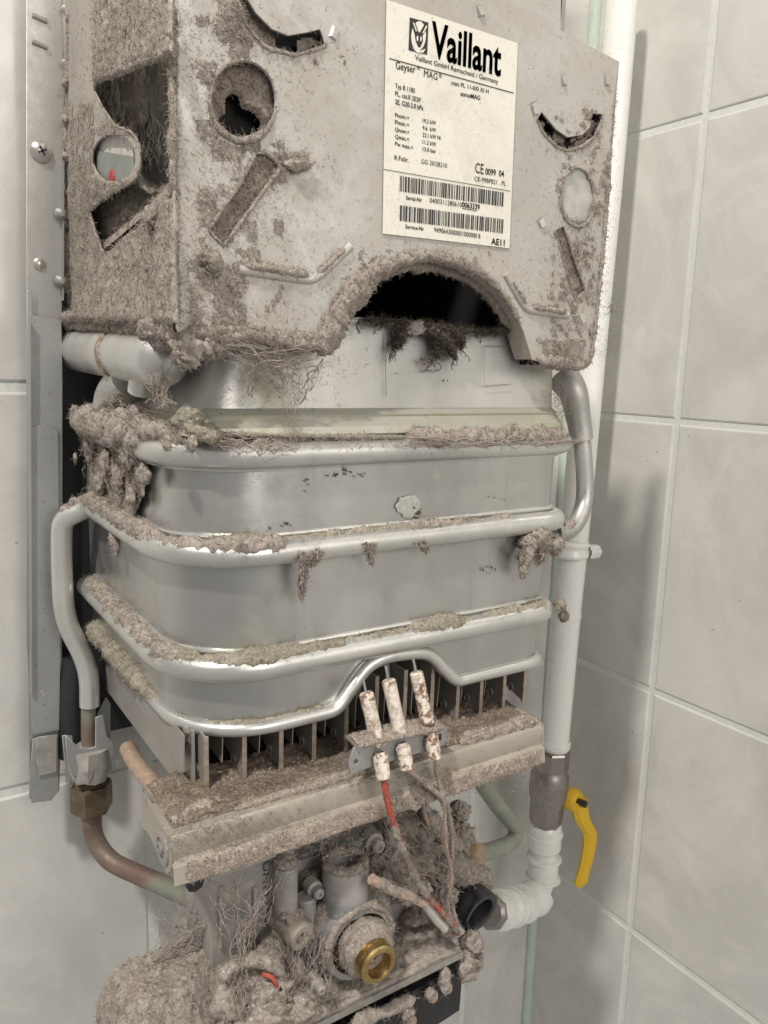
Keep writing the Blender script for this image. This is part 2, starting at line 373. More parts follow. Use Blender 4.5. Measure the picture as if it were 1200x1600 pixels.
CRES_L = [(368, -8), (385, 40), (415, 75), (460, 87), (500, 76), (510, 70), (500, 45), (480, 50), (450, 55), (425, 45), (400, 20), (382, -10)]
SLOT_R = [(867, 360), (880, 352), (914, 454), (899, 469)]
SLOT_L = [(400, 240), (417, 238), (440, 260), (350, 385), (325, 360), (370, 295)]
flat('front_panel', [(268, -60), (275, 512), (283, 528), (310, 537)] + [tuple(p) for p in ARCHP] + [(912, 577), (922, 570), (967, 97), (875, 48), (877, -60)],
     [ell(380, 157, 51, 62), CRES_R, CRES_L, ell(903, 308, 26, 45), SLOT_R, SLOT_L], YP, .0012, PANEL)
# arch flange folded inwards
g = G(); A = np.array([py(x, y, YP) for x, y in ARCHP]); n = len(A)
B = A + np.array([0, .017, 0]); 
ctr = A.mean(0); off = (ctr-A); off[:, 1] = 0; off = off/np.linalg.norm(off, axis=1)[:, None]*.0012
R = np.stack([A+[0, -.0006, 0], B, B+off, A+off+[0, -.0006, 0]], 1).reshape(-1, 3); i = np.arange(n-1)[:, None]*4; j = np.arange(4)[None]; j2 = (j+1) % 4
g.add(R, np.stack([i+j, i+j2, i+4+j2, i+4+j], -1).reshape(-1, 4)); part('arch_flange', g, SIDE, H, angle=50)
# right edge return of the front panel and crease on the left edge
g = G(); p0 = py(967, 97, YP); p1 = py(922, 570, YP)
g.quadslab(p0+[0, .0012, 0], p1+[0, .0012, 0], p1+[0, .016, 0], p0+[0, .016, 0], np.array([-.001, 0, 0])); part('panel_edge_return', g, PANEL, H)
g = G(); pt = crom([py(270, -60, YP-.0005), py(271.5, 150, YP-.001), py(273, 330, YP-.0003), py(276, 505, YP-.0008)], 12)
g.tube(pt, .0010, 8); part('corner_crease', g, PANEL, H)

flat('knockout_disc', ell(903, 308, 25, 44), [], YP+.0016, .001, simple('grey_green_blank', (.47, .465, .43), .5, .2), 0)
# raised ribs, pressed in the front panel
for L in ([(372, 421), (430, 430), (484, 438), (500, 430), (547, 385)], [(789, 428), (808, 462), (822, 484), (850, 488), (886, 493)]):
    g = G(); P = resample(fillet([py(x, y, YP) for x, y in L], .006), .002); g.tube(P, .0028, 12)
    v = g.v[0]; part('rib', g, PANEL, H)
# punched tabs
for (x, y, tw, th, ang) in [(750, 17, 8, 9, .3), (880, 124, 6, 10, .1), (947, 124, 6, 10, .1), (834, 170, 7, 11, .4), (845, 348, 8, 8, .6), (909, 497, 8, 9, .5), (522, 53, 8, 10, -.4), (472, 258, 13, 7, 0), (326, 418, 10, 13, -.5)]:
    c0 = py(x, y, YP); s = rad(1, c0); a1 = tw*s; b1 = th*s; g = G()
    ux = np.array([math.cos(ang), 0, math.sin(ang)]); uz = np.array([-math.sin(ang), 0, math.cos(ang)]); ny = np.array([0, -1.0, 0])
    q = [c0-ux*a1-uz*b1, c0+ux*a1-uz*b1, c0+ux*a1+uz*b1, c0-ux*a1+uz*b1]
    q2 = [c0-ux*a1*.55-uz*b1*.8+ny*.0022, c0+ux*a1*.55-uz*b1*.8+ny*.0022, c0+ux*a1*.6+uz*b1*.7+ny*.0012, c0-ux*a1*.6+uz*b1*.7+ny*.0012]
    g.hexa(q+q2); part('punched_tab', g, STEEL if x > 500 else SIDE, H, smooth=False)

# casing: left side panel with its opening and round hole
def side(name, outline, holes, X, thick, mat):
    f = lambda L: [(lambda p: (-p[1], p[2]))(px(x, y, X)) for x, y in L]
    me = curve_mesh([f(outline)]+[f(h) for h in holes], thick/2, .0002)
    return me_obj(name, me, mat, H, np.array([X+thick/2, 0, 0]), (0, -1, 0), (0, 0, 1))
OPEN = [(267, 78), (236, 92), (205, 106), (172, 118), (150, 128), (146, 140), (158, 165), (178, 195), (202, 205), (217, 225), (219, 265), (205, 285),
        (178, 300), (160, 312), (140, 330), (146, 352), (158, 388), (166, 398), (180, 388), (222, 345), (267, 303)]
side('side_panel', [(268, -60), (275, 505), (100, 497), (102, -60)], [OPEN, ell(178, 247, 34, 39)], XS, .001, SIDE)
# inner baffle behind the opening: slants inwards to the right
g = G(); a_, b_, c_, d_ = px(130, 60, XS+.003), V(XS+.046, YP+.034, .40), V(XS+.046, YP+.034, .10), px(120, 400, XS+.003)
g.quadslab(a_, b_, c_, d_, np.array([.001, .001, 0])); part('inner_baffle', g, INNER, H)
g = G(); a_, b_, c_, d_ = px(110, 210, XS+.03), px(240, 222, XS+.03), px(240, 300, XS+.03), px(110, 300, XS+.03)
g = G(); g.quadslab(px(143, 234, XS+.0025), px(209, 245, XS+.0025), px(209, 287, XS+.0025), px(143, 287, XS+.0025), np.array([.0006, 0, 0])); bl = part('sensor_plate', g, simple('grey_green_sheet', (.22, .24, .22), .5), H)
g = G(); c0 = px(175, 281, XS+.0024); g.lathe(c0, (-1, 0, 0), [(0, .0062), (.0008, .0056), (.001, .0001)], 20); part('reset_button', g, REDB, bl)
g = G(); g.quadslab(px(143, 208, XS+.0035), px(208, 208, XS+.0035), px(208, 287, XS+.0035), px(143, 287, XS+.0035), np.array([.002, 0, 0])); part('inner_white_plate', g, simple('pale_inner_sheet', (.52, .50, .46), .5), H)
# casing interior: flue box coloured black to stand for the shade inside
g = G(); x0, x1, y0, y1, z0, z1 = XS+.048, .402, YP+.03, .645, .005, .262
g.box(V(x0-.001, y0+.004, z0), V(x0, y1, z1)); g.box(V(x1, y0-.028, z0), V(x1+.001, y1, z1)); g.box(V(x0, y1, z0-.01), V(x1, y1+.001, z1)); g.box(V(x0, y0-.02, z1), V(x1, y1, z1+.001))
part('flue_box', g, SHADEBLK, H, smooth=False)
# rear cover seen over the cut corner of the front panel
g = G(); g.box(V(.385, YP+.006, .20), V(.4105, YP+.05, .262)); part('casing_side_return', g, SIDE, H, smooth=False)

# ---- rating label
LY = YP-.0006
TL, TR, BR, BL = [py(x, y, LY) for x, y in ((603, 0), (808, 68), (795, 388), (597, 365))]
for p in (TL, TR, BR, BL): p[1] = LY-.69-.0004
g = G(); g.quadslab(BL, BR, TR, TL, np.array([0, -.00025, 0])); lab = part('rating_label', g, PAPER, H, 'cream sticker with black print, barcodes and a rabbit head emblem', smooth=False)
LU = (TR-TL); LU = LU/np.linalg.norm(LU); LW = np.array([-LU[2], 0, LU[0]])
tY = TL[1]-.0005
def on_label(x, y): p = py(x, y, LY); p[1] = tY; return p
def text(s, x0, y0, x1, y1, hpx, bold=0, mat=INK, name='lettering', parent=None, Y=None, up=None, plane=None):
    """text whose baseline runs between two photo points, hpx = cap height"""
    fc = bpy.data.curves.new('t', 'FONT'); fc.body = s; fc.size = 1; fc.offset = bold; fc.resolution_u = 3; fc.extrude = 0.004
    o = bpy.data.objects.new('t', fc); C.objects.link(o); dg = bpy.context.evaluated_depsgraph_get()
    me = bpy.data.meshes.new_from_object(o.evaluated_get(dg)); bpy.data.objects.remove(o)
    n = len(me.vertices); v = np.empty(n*3); me.vertices.foreach_get('co', v); v = v.reshape(-1, 3)
    A, B = (plane or on_label)(x0, y0), (plane or on_label)(x1, y1); W = np.linalg.norm(B-A); u = (B-A)/W
    h = rad(hpx, A)
    capw = v[:, 0].max()-v[:, 0].min(); v[:, 0] = (v[:, 0]-v[:, 0].min())*W/capw; v[:, 1] *= h/.70; v[:, 2] *= .0
    me.vertices.foreach_set('co', v.ravel())
    wv = np.array([-u[2], 0, u[0]])
    return me_obj(name, me, mat, parent or lab, A, u, wv)
text('Vaillant', 672, 88, 781, 119, 50, .024)
text('Vaillant GmbH Remscheid / Germany', 647, 94, 777, 132, 7.5, .006)
text('Geyser', 617, 108, 648, 115, 11, .006); text('MAG', 661, 120, 682, 126, 10, .0)
text('®', 650, 109, 655, 111, 6); text('®', 684, 121, 689, 123, 6)
text('mini PL 11-0/0 XI H', 704, 133, 762, 147, 6.5, .008)
text('atmoMAG', 718, 150, 749, 157, 6.5, .012)
text('Typ B 11BS', 616, 138, 647, 146, 7, .008); text('PL, cat.II 2E3P', 616, 150, 656, 161, 7, .008); text('2E, G20-2.0 kPa', 616, 163, 660, 173, 7, .014)
for k, (q1, q2) in enumerate([('Pnom.=', '19.2 kW'), ('Pmin.=', '9.6  kW'), ('Qnom.=', '22.1 kW Hi'), ('Qmin.=', '11.2 kW'), ('Pw max.=', '13.0 bar')]):
    y = 183+k*11.2; text(q1, 616, y, 616+(28 if k == 4 else 22), y+(6.5 if k == 4 else 5), 6, .012)
    y = 192+k*11.0; text(q2, 659, y, 659+(28 if k == 2 else 21), y+(5 if k == 2 else 4), 6, .01)
text('R.Fabr.', 615, 250, 638, 254, 7, .004); text('GG 20/28210', 657, 256, 697, 263, 7, 0)
text('CE', 741, 270, 754, 272.5, 15, .0); text('0099  04', 757, 273, 786, 277, 9.5, .012)
text('CE-99BP821 . PL', 740, 283, 789, 291, 7, 0)
text('Serial-Nr', 633, 312, 658, 316, 6, .012); text('0400311280610', 670, 317, 720, 324, 7.5, .0); text('0063339', 720.5, 324, 748, 328, 8, .02)
text('Service-Nr', 632, 357, 661, 361, 6, .012); text('9490643000001000000 8', 677, 363, 749, 373, 7.5, 0)
text('AE11', 766, 382, 787, 384.5, 9.5, .02)
def bar(a, b, wpx, name='printed_line'):
    g = G(); A, B = on_label(*a), on_label(*b); h = rad(wpx, A)/2; u = np.array([0, 0, h]); g.quadslab(A-u, B-u, B+u, A+u, np.array([0, -.00002, 0])); part(name, g, INK, lab, smooth=False)
bar((607, 92), (801, 146), 1.6); bar((598, 265), (796, 299), 1.0); bar((721, 326), (744, 329.5), 1.2)
for (xa, ya, xb, yb, hh) in ((624, 275, 786, 301, 23), (624, 321, 786, 343, 23)):
    g = G(); A, B = on_label(xa, ya), on_label(xb, yb); h = np.array([0, 0, -rad(hh, A)]); t = 0; rr = random.Random(xa+ya)
    while t < .99:
        bw = rr.choice([.006, .006, .011, .016]); P0 = A+(B-A)*t; P1 = A+(B-A)*min(1, t+bw)
        g.quadslab(P0+h, P1+h, P1, P0, np.array([0, -.00002, 0])); t += bw+rr.choice([.006, .006, .010, .013])
    part('barcode', g, INK, lab, smooth=False)
# rabbit emblem: black square, white oval, black ears and face
f = lambda L, Y0: [((py(x, y, LY))[0], (py(x, y, LY))[2]) for x, y in L]
def flatmark(L, lift, mat, holes=()):
    me = curve_mesh([f(L, 0)]+[f(h, 0) for h in holes], 0, 0); return me_obj('emblem', me, mat, lab, np.array([0, tY-lift, 0]), (1, 0, 0), (0, 0, 1))
flatmark([(639, 28), (668, 36), (666, 86), (637, 79)], .00003, INK)
flatmark(ell(652.5, 57, 11.5, 23, 28, .05), .0001, PAPER)
flatmark([(640, 30), (646, 33), (652, 50), (654, 52), (662, 38), (668, 37), (666, 45), (659, 56), (659, 66), (655, 75), (652, 75), (648, 66), (646, 54), (642, 40)], .00018, INK)
for L in ([(643, 35), (646, 38), (650, 50), (648, 50)], [(664, 41), (666, 42), (660, 53), (658, 53)], ell(650.5, 61, 1.4, 4.5, 12), ell(656, 62, 1.2, 4.5, 12), [(641, 74), (648, 79), (656, 80), (663, 77), (660, 83), (650, 83)]):
    flatmark(L, .00026, PAPER)

# ---- back frame strip at left
YB = .662
def strip(name, pts, Y, t, mat, bevel=.0003):
    return flat(name, pts, [], Y, t, mat, bevel)
fr = flat('back_frame', [(44, -60), (98, -60), (96, 455), (96, 500), (96, 1120), (92, 1235), (70, 1252), (47, 1248), (46, 1080), (42, 1000), (42, -60)], [ell(62, 413, 8, 8, 20), ell(66, 1081, 5, 5, 16), (lambda: [(88, 755), (97, 748), (97, 757)])()], YB, .0015, GALV)
g = G()
for yy in (500, 700, 860):   # channel edge turned towards the room
    pass
a0, a1 = py(42, 500, YB), py(45, 1080, YB)
g.quadslab(a0, a1, a1+[0, -.010, 0], a0+[0, -.010, 0], np.array([.001, 0, 0])); part('frame_edge', g, GALVD, H)
g = G(); a0, a1 = py(96, -60, YB), py(95, 470, YB); g.quadslab(a0, a1, a1+[0, -.006, 0], a0+[0, -.006, 0], np.array([.001, 0, 0])); part('frame_edge', g, GALV, H)
flat('frame_cover_strip', [(43, 455), (49, 452), (50, 493), (77, 497), (95, 500), (97, 590), (96, 1110), (90, 1150), (46, 1158), (45, 665)], [ell(66, 1081, 5, 5, 16)], YB-.004, .001, GALVD)
flat('frame_cover_strip', [(46, 668), (70, 664), (90, 672), (94, 1000), (92, 1140), (48, 1148)], [ell(66, 1081, 5, 5, 16)], YB-.006, .001, GALVD)
flat('frame_foot', [(52, 1155), (90, 1148), (91, 1236), (80, 1250), (50, 1254), (47, 1215)], [], YB-.008, .001, GALVD)
flat('foot_clip', [(57, 1153), (88, 1148), (88, 1205), (60, 1212), (56, 1180)], [], YB-.0105, .001, SEAL)
for (x, y, w_, h_) in ((62, 29, 11, 4), (62, 70, 11, 4)):
    c0 = py(x, y, YB); s = rad(1, c0); g = G(); g.tube([c0+[-w_*s, -.001, .001], c0+[w_*s, -.001, -.001]], h_*s, 10); part('pressed_slot', g, GALV, fr)
c0 = py(65, 237, YB-.0015)
g = G(); g.lathe(c0+[0, .001, 0], (0, -1, 0), [(0, .0078), (.001, .0078), (.0028, .006), (.0040, .003), (.0043, .0001)], 28); sc = part('screw', g, STEEL, fr)
g = G()
for an in (.5, .5+math.pi/2):
    u = np.array([math.cos(an), 0, math.sin(an)])*.0033; n_ = np.array([-math.sin(an), 0, math.cos(an)])*.0007; c1 = c0+[0, -.0028, 0]
    g.quadslab(c1-u-n_, c1+u-n_, c1+u+n_, c1-u+n_, np.array([0, -.0009, 0]))
ssl = part('screw_slot', g, BLACKP, fr, smooth=False)
c0 = py(62, 413, YB); g = G(); g.lathe(c0+[0, .002, 0], (0, -1, 0), [(0, .0045), (.003, .0045), (.004, .003), (.0042, .0001)], 20); part('rivet', g, STEEL, fr)
for y in (18, 102, 195, 335, 440):
    c0 = py(95 if y > 300 else 106, y, YB-.004); g = G(); g.lathe(c0, (0, -1, 0), [(0, .005), (.002, .0045), (.005, .002), (.0052, .0001)], 14); part('spot_dimple', g, GALV, fr)
# dark back plate between the frame and the exchanger
g = G(); p0 = py(92, 560, .672); p1 = py(92, 1160, .672); g.box(V(p1[0], .672, p1[2]-1.5), V(.27, .6735, p0[2]-1.5+.05)); part('back_plate', g, BLACKM, H, smooth=False)
g = G(); P = crom([py(117, 1025, .66), py(112, 1080, .66), py(113, 1180, .66)], 8); g.tube(P, .011, 16); part('insulated_pipe', g, BLACKM, H)

# ---- fat water pipe below the casing, running along the left side
def plen(pts, r, n=20, **k): g = G(); g.tube(pts, r, n, **k); return g
XF = XS+.010
def capsule(A, B, r0, r1, n=28):
    ax = B-A; L = np.linalg.norm(ax); g = G(); prof = []
    for t in np.linspace(0, 1, 8): prof.append((r0*.85*(1-math.cos(t*math.pi/2)), max(1e-4, r0*math.sin(t*math.pi/2))))
    prof.append((L*.5, r0+(r1-r0)*.5))
    for t in np.linspace(1, 0, 8): prof.append((L-r1*.85*(1-math.cos(t*math.pi/2)), max(1e-4, r1*math.sin(t*math.pi/2))))
    g.lathe(A, ax, prof, n); return g
SH = np.array([.0125, 0, 0]); PF = [px(82, 545, XS-.006)+SH, px(160, 552, XS-.006)+SH, px(226, 560, XS-.006)+SH]
g = capsule(PF[0], PF[1]+(PF[1]-PF[0])*.04, .0165, .0170); part('flow_pipe', g, TUBE, H)
g = capsule(PF[1]-(PF[1]-PF[0])*.02, PF[2]+(PF[2]-PF[1])*.05, .0172, .0168); part('flow_pipe', g, TUBE, H)
g = G(); g.lathe(PF[1]-(PF[2]-PF[1])*.02, PF[2]-PF[1], [(0, .0155), (.001, .0178), (.004, .0180), (.005, .0160)], 28); part('rusty_joint', g, RUST, H)
# bolts and elbow behind
g = G(); g.tube(crom([px(205, 590, XF), px(180, 615, XF), px(172, 650, XF)], 8), .013, 18); part('elbow', g, TUBE, H)
g = G(); g.tube(crom([px(225, 585, XF-.003), px(222, 612, XF-.003)], 5), .009, 14); part('elbow', g, TUBE, H)

# ---- exchanger body
def perim(xl, xr, yf, yb, rl=.052, rr=.018, step=.004, z=0.0):
    P = [V(xl, yb, z)]
    for t in np.linspace(0, math.pi/2, 14): P.append(V(xl+rl-rl*math.cos(t), yf+rl-rl*math.sin(t), z))
    for t in np.linspace(0, math.pi/2, 8): P.append(V(xr-rr+rr*math.sin(t), yf+rr-rr*math.cos(t), z))
    P.append(V(xr, yb, z)); return resample(np.array(P), step)
ZT = [-.0515, -.109, -.179, -.2185]
def wallring(rows, name, mat, step=.004, close_top=False):
    """loft of perimeter rings"""
    rings = [perim(*r[1:], step=.004, z=r[0]) for r in rows]; n = min(len(r) for r in rings)
    rings = [np.stack([np.interp(np.linspace(0, 1, 140), np.linspace(0, 1, len(r)), r[:, i]) for i in range(3)], 1) for r in rings]
    g = G(); R = np.array(rings); m, k = R.shape[:2]; i = np.arange(m-1)[:, None]*k; j = np.arange(k-1)[None]
    g.add(R.reshape(-1, 3), np.stack([i+j, i+j+1, i+k+j+1, i+k+j], -1).reshape(-1, 4)); return g
def sub(z0, z1, a, b, k=5): return [(z0+(z1-z0)*t, *[p+(q-p)*t for p, q in zip(a, b)]) for t in np.linspace(0, 1, k)]
top = (.150, .444, .424, .655); mid = (.1455, .436, .420, .655); bot = (.148, .428, .420, .655)
body = sub(-.040, ZT[1], (.150, .442, .424, .655), (.147, .437, .421, .655), 6) + sub(ZT[1]-.004, ZT[2], (.1475, .436, .4215, .655), (.1475, .431, .4205, .655), 6)
g = wallring(body, '', None); shell = part('exchanger_shell', g, EXCH, H, angle=60)
# lower band with arch cut in its front
ARIM = [(505, 1114), (527, 1107), (545, 1082), (568, 1048), (592, 1031), (622, 1023), (662, 1020), (681, 1030), (694, 1048), (708, 1053)]
AR = np.array([py(x, y, .418) for x, y in ARIM]); AR = crom(AR, 5)
def zb(p):
    z = np.full(len(p), ZT[3]+1.5); inside = (p[:, 1] < V(0, .424, 0)[1]) & (p[:, 0] > AR[0, 0]) & (p[:, 0] < AR[-1, 0])
    z[inside] = np.maximum(z[inside], np.interp(p[inside, 0], AR[:, 0], AR[:, 2])); return z
pr_ = perim(.148, .430, .4205, .655, step=.0022, z=0); bz = zb(pr_)
g = G(); rings = []
for t in np.linspace(0, 1, 9):
    r = pr_.copy(); r[:, 2] = (1-t)*(ZT[2]+1.5) + t*bz; rings.append(r)
R = np.array(rings); m, k = R.shape[:2]; i = np.arange(m-1)[:, None]*k; j = np.arange(k-1)[None]
g.add(R.reshape(-1, 3), np.stack([i+j, i+j+1, i+k+j+1, i+k+j], -1).reshape(-1, 4)); part('lower_shell', g, EXCH, H, angle=60)
rim = pr_.copy(); rim[:, 2] = bz; c_ = V(.29, .54, 0); 
off = rim-c_; off[:, 2] = 0; 
rimp = rim.copy(); rimp[:, 1] -= .0022; pass
rimp = resample(np.array([rimp[max(0, i-2):i+3].mean(0) for i in range(len(rimp))]), .0022)
g = G(); g.tube(rimp, .0046, 14); part('rim_bead', g, TUBE, H)
# coil tubes wrapped round the shell
def coil(z, xl, xr, yf, yb=.63, head=None, tail=None, r=.0078):
    P = perim(xl-.003, xr+.004, yf-.0035, yb, .054, .02, .003, z)
    L = list(P)
    if head is not None: L = list(head)+L
    if tail is not None: L = L[:len(L)-18]+list(tail)
    P = resample(np.array(L), .003); P = np.array([P[max(0, i-2):i+3].mean(0) for i in range(len(P))]); g = G(); g.tube(P, r, 18); return g, P
g, T1 = coil(ZT[0], .1455, .442, .424, .63); part('coil_tube', g, TUBE, H)
riser = [py(140, 1108, .632), py(139, 1060, .632), py(130, 1025, .632), py(110, 985, .632), py(100, 950, .632), py(97, 900, .632), py(96, 850, .630), py(97, 812, .628)]
g, T2 = coil(ZT[1], .1440, .437, .421, .618, head=crom(riser, 5)); part('coil_tube', g, TUBE, H)
g, T3 = coil(ZT[2], .1450, .431, .4205, .65); part('coil_tube', g, TUBE, H)
# weld seams above each coil
for z, xl, xr, yf in ((ZT[0]-.0085, .1455, .442, .424), (ZT[1]+.0095, .1455, .437, .421), (ZT[2]+.0095, .1465, .4315, .4205)):
    g = G(); P = perim(xl, xr+.001, yf, .64, step=.004, z=z); g.tube(P, .0017, 8); part('seam', g, TUBE, H)
# U-bend at the right
ub = crom([py(868, 832, .425), py(890, 828, .425), py(906, 806, .427), py(914, 770, .43), py(911, 705, .433), py(903, 650, .437), py(895, 612, .44), py(880, 590, .45)], 7)
g = G(); g.tube(ub, np.linspace(.0068, .0068, len(ub)), 18); part('return_bend', g, GALV, H)
g = G(); k0 = ub[int(len(ub)*.60):]; g.tube(k0, np.linspace(.0088, .0125, len(k0)), 18); part('bend_sleeve', g, GALV, H)

# ---- hood between casing and exchanger
def hoodring(z, xl, xr, yf, r=.016): return perim(xl, xr, yf, .655, r, .014, .004, z)
ZL = py(600, 640, .43)[2]-1.5
rows = [(.060, .172, .443, .437), (.030, .170, .443, .436), (ZL+.001, .160, .441, .432), (ZL, .159, .441, .431), (ZL-.0028, .157, .441, .4262), (ZL-.0042, .157, .441, .4268), (-.036, .153, .441, .4215), (-.0405, .150, .4425, .4205)]
rings = []
for z, xl, xr, yf in rows:
    r = hoodring(z, xl, xr, yf); rings.append(np.stack([np.interp(np.linspace(0, 1, 120), np.linspace(0, 1, len(r)), r[:, i]) for i in range(3)], 1))
R = np.array(rings)
# shear the top so the hood ends at the collar line seen through the arch
cl = [(345, 512), (560, 497), (640, 501), (720, 514), (785, 518), (890, 520)]
cz = np.array([py(x, y, .432) for x, y in cl]); R[0, :, 2] = np.interp(R[0, :, 0], cz[:, 0], cz[:, 2]); R[0, :, 1] = np.minimum(R[0, :, 1], .655-.69)
R[1, :, 2] = (R[0, :, 2]+R[2, :, 2])/2
def ringloft(R):
    m, k = R.shape[:2]; g = G(); i = np.arange(m-1)[:, None]*k; j = np.arange(k-1)[None]
    g.add(R.reshape(-1, 3), np.stack([i+j, i+j+1, i+k+j+1, i+k+j], -1).reshape(-1, 4)); return g
hood = part('hood', ringloft(R[:4]), HOODM, H, angle=28); part('hood_skirt', ringloft(R[3:]), SKIRT, hood, angle=25)
colr = R[0].copy(); g = G(); g.tube(resample(colr, .004), .0009, 8); part('hood_collar', g, TUBE, hood)
EMB = simple('embossed_mark', (.30, .285, .265), .5, .4)
def hplane(x, y): p = py(x, y, .4315); p[1] = -.69+.4322+.0; return p
def hood_y(p):   # front surface of the hood at this height
    return np.interp(p[2]-1.5, [-.016, .03], [.431, .436])-.69
def hp(x, y):
    p = py(x, y, .432); p = py(x, y, hood_y(p)+.69-.0006); return p
text('25', 661, 580, 690, 580.5, 24, -.012, EMB, 'stamped_number', hood, plane=hp)
for L in ([(758, 540), (800, 541)], [(758, 540), (757, 603)], [(757, 603), (800, 600)], [(602, 520), (604, 618)]):
    g = G(); g.tube([hp(*L[0])+[0,.0004,0], hp(*L[1])+[0,.0004,0]], .0003, 6); part('scribed_line', g, EMB, hood)

SPOT = simple('corroded_green_film', (.55, .56, .51), .4, .7, .2, 300)
# ---- burner
g = G(); blz = -.262
g.hexa([px(165, 1100, .150), px(243, 1262, .150), px(320, 1240, .155)*0+V(.151, .428, -.266), V(.151, .62, -.266)][0:0] or
       [V(.153, .64, -.268), V(.153, .436, -.268), V(.155, .436, -.268), V(.155, .64, -.268), V(.153, .64, -.219), V(.153, .436, -.219), V(.155, .436, -.219), V(.155, .64, -.219)])
part('burner_side_plate', g, BURN, H, smooth=False)
g = G(); P = crom([px(200, 1170, .149), px(215, 1195, .147), px(260, 1250, .146)], 8); g.tube(P, .0062, 16); part('burner_tube', g, simple('heat_tinted_tube', (.48, .36, .27), .5, .4, .25, 300), H)
bx = []
for x, y in ((322, 1243), (381, 1225), (438, 1205), (489, 1190), (539, 1175)): bx.append((x, y))
xs_ = [py(x, y, .426)[0] for x, y in bx] ; xr_ = [py(x, y, .426)[0] for x, y in ((712, 1127), (749, 1113), (785, 1102), (817, 1092))]
allx = xs_ + list(np.linspace(xs_[-1], xr_[0], 5)[1:-1]) + xr_
for k_, x in enumerate(allx):
    zt, zbm = (-.2195 if k_ < 4 or k_ > 7 else -.205), -.2525; g = G(); t = .0009
    a_ = V(x, .4262, zt); 
    prof = [(.4262, zt), (.4262, zbm), (.50, zbm+.022), (.62, zbm+.022), (.62, zt)]
    vs = [V(x-t/2-.0, Y, z) for Y, z in prof]+[V(x+t/2, Y, z) for Y, z in prof]; n = 5
    g.add(vs, [[0, 1, 2], [0, 2, 3], [0, 3, 4]]); g.add(vs, [[7, 6, 5], [8, 7, 5], [9, 8, 5]]); g.add(vs, [[i, (i+1) % n+0, (i+1) % n+n, i+n] for i in range(n)])
    bo = part('burner_blade', g, BURN, H, smooth=False)
    g = G(); g.hexa([V(x-.0105, .436, zbm+.008), V(x-.0098, .436, zbm+.008), V(x-.0098, .60, zbm+.02), V(x-.0105, .60, zbm+.02), V(x-.0105, .434, zt), V(x-.0098, .434, zt), V(x-.0098, .60, zt), V(x-.0105, .60, zt)]); part('duct_wall', g, BURN, bo, smooth=False)
    g = G(); g.box(V(x-.0015, .4247, zbm-.0008), V(x+.0015, .4264, zt)); part('blade_edge', g, simple('blade_edge_rust', (.40, .34, .28), .45, .6, .3, 200) if k_ == 0 else bpy.data.materials['blade_edge_rust'], bo, smooth=False)
    # pressed venturi duct on each blade and a round eyelet
    g = G(); P = crom([V(x-.004, .445, zt), V(x-.0045, .444, -.222), V(x-.003, .47, -.240), V(x-.002, .56, -.240)], 8); g.tube(P, [.0034]*len(P), 12); part('venturi', g, BURN, bo)
    g = G(); g.tube(crom([V(x-.001+.0, .440+.0028*math.cos(t), -.2455+.0028*math.sin(t)) for t in np.linspace(0, 6.28, 12)], 2), .0006, 6); part('eyelet', g, BURN, bo)
# bed behind the blades, its shade put in as black
g = G(); g.box(V(.19, .60, -.262), V(.415, .602, -.19)); g.box(V(.16, .45, -.2655), V(.425, .60, -.2645)); g.box(V(.20, .475, -.20), V(.415, .60, -.199)); part('combustion_liner', g, SHADEBLK, H, smooth=False)
# gas manifold bar
Pt = [py(290, 1300, .398), py(850, 1130, .398)]; zL, zR = Pt[0][2], Pt[1][2]; zt = (zL+zR)/2
X0, X1 = .1265, float(py(846, 1150, .398)[0])
def manif_prof(): return [(.432, zt+.002), (.402, zt), (.3985, zt-.0008), (.397, zt-.0035), (.3985, zt-.016), (.394, zt-.0182), (.3925, zt-.0280), (.3935, zt-.0285), (.3955, zt-.0192), (.440, zt-.0185)]
pr = manif_prof(); g = G(); n = len(pr)
vs = [V(X0, Y, z-1.5) for Y, z in pr]+[V(X1, Y, z-1.5) for Y, z in pr]
g.add(vs, [[i, i+1, i+1+n, i+n] for i in range(n-1)] + [[n-1, 0, n, 2*n-1]]); mb = part('manifold_bar', g, MANI, H, angle=40)
zt_ = zt-1.5
for X, rr in ((X0, -1), (X1, 1)):
    pl = [(.438, zt_+.003), (.3975, zt_+.0), (.396, zt_-.020), (.402, zt_-.0255), (.440, zt_-.018)]
    g = G(); vs = [V(X+rr*.0012, Y, z) for Y, z in pl]+[V(X, Y, z) for Y, z in pl]; 
    g.add(vs, [[0, 1, 2, 3, 4]]); g.add(vs, [[9, 8, 7, 6, 5]]); g.add(vs, [[i, (i+1) % 5, (i+1) % 5+5, i+5] for i in range(5)]); part('end_cap', g, MANI, mb, smooth=False)
c0 = V(X0-.0014, .4085, zt_-.0125)
g = G(); g.lathe(c0, (-1, 0, 0), [(-.001, .0105), (.0006, .0105), (.0012, .0096), (.0012, .0062), (.0002, .0058), (.0002, .0001)], 28); part('plug_ring', g, BURN, mb)
g = G(); g.lathe(c0, (-1, 0, 0), [(.0001, .0042), (.0022, .004), (.0024, .0022), (.0004, .0020), (.0004, .0001)], 20); part('plug_nozzle', g, EMB, mb)
g = G(); g.quadslab(V(X0-.002, .446, zt_+.003), V(X0-.001, .440, zt_+.003), V(X0-.001, .440, zt_-.020), V(X0-.002, .446, zt_-.020), np.array([.001, 0, 0])); part('end_hook', g, MANI, mb, smooth=False)
g = G(); p0 = py(305, 1372, .402); p1 = py(430, 1330, .402); p2 = py(432, 1338, .402); p3 = py(307, 1384, .402); g.quadslab(p0, p1, p2, p3, np.array([0, .001, 0])); part('manifold_brace', g, TRAYM, H, smooth=False)
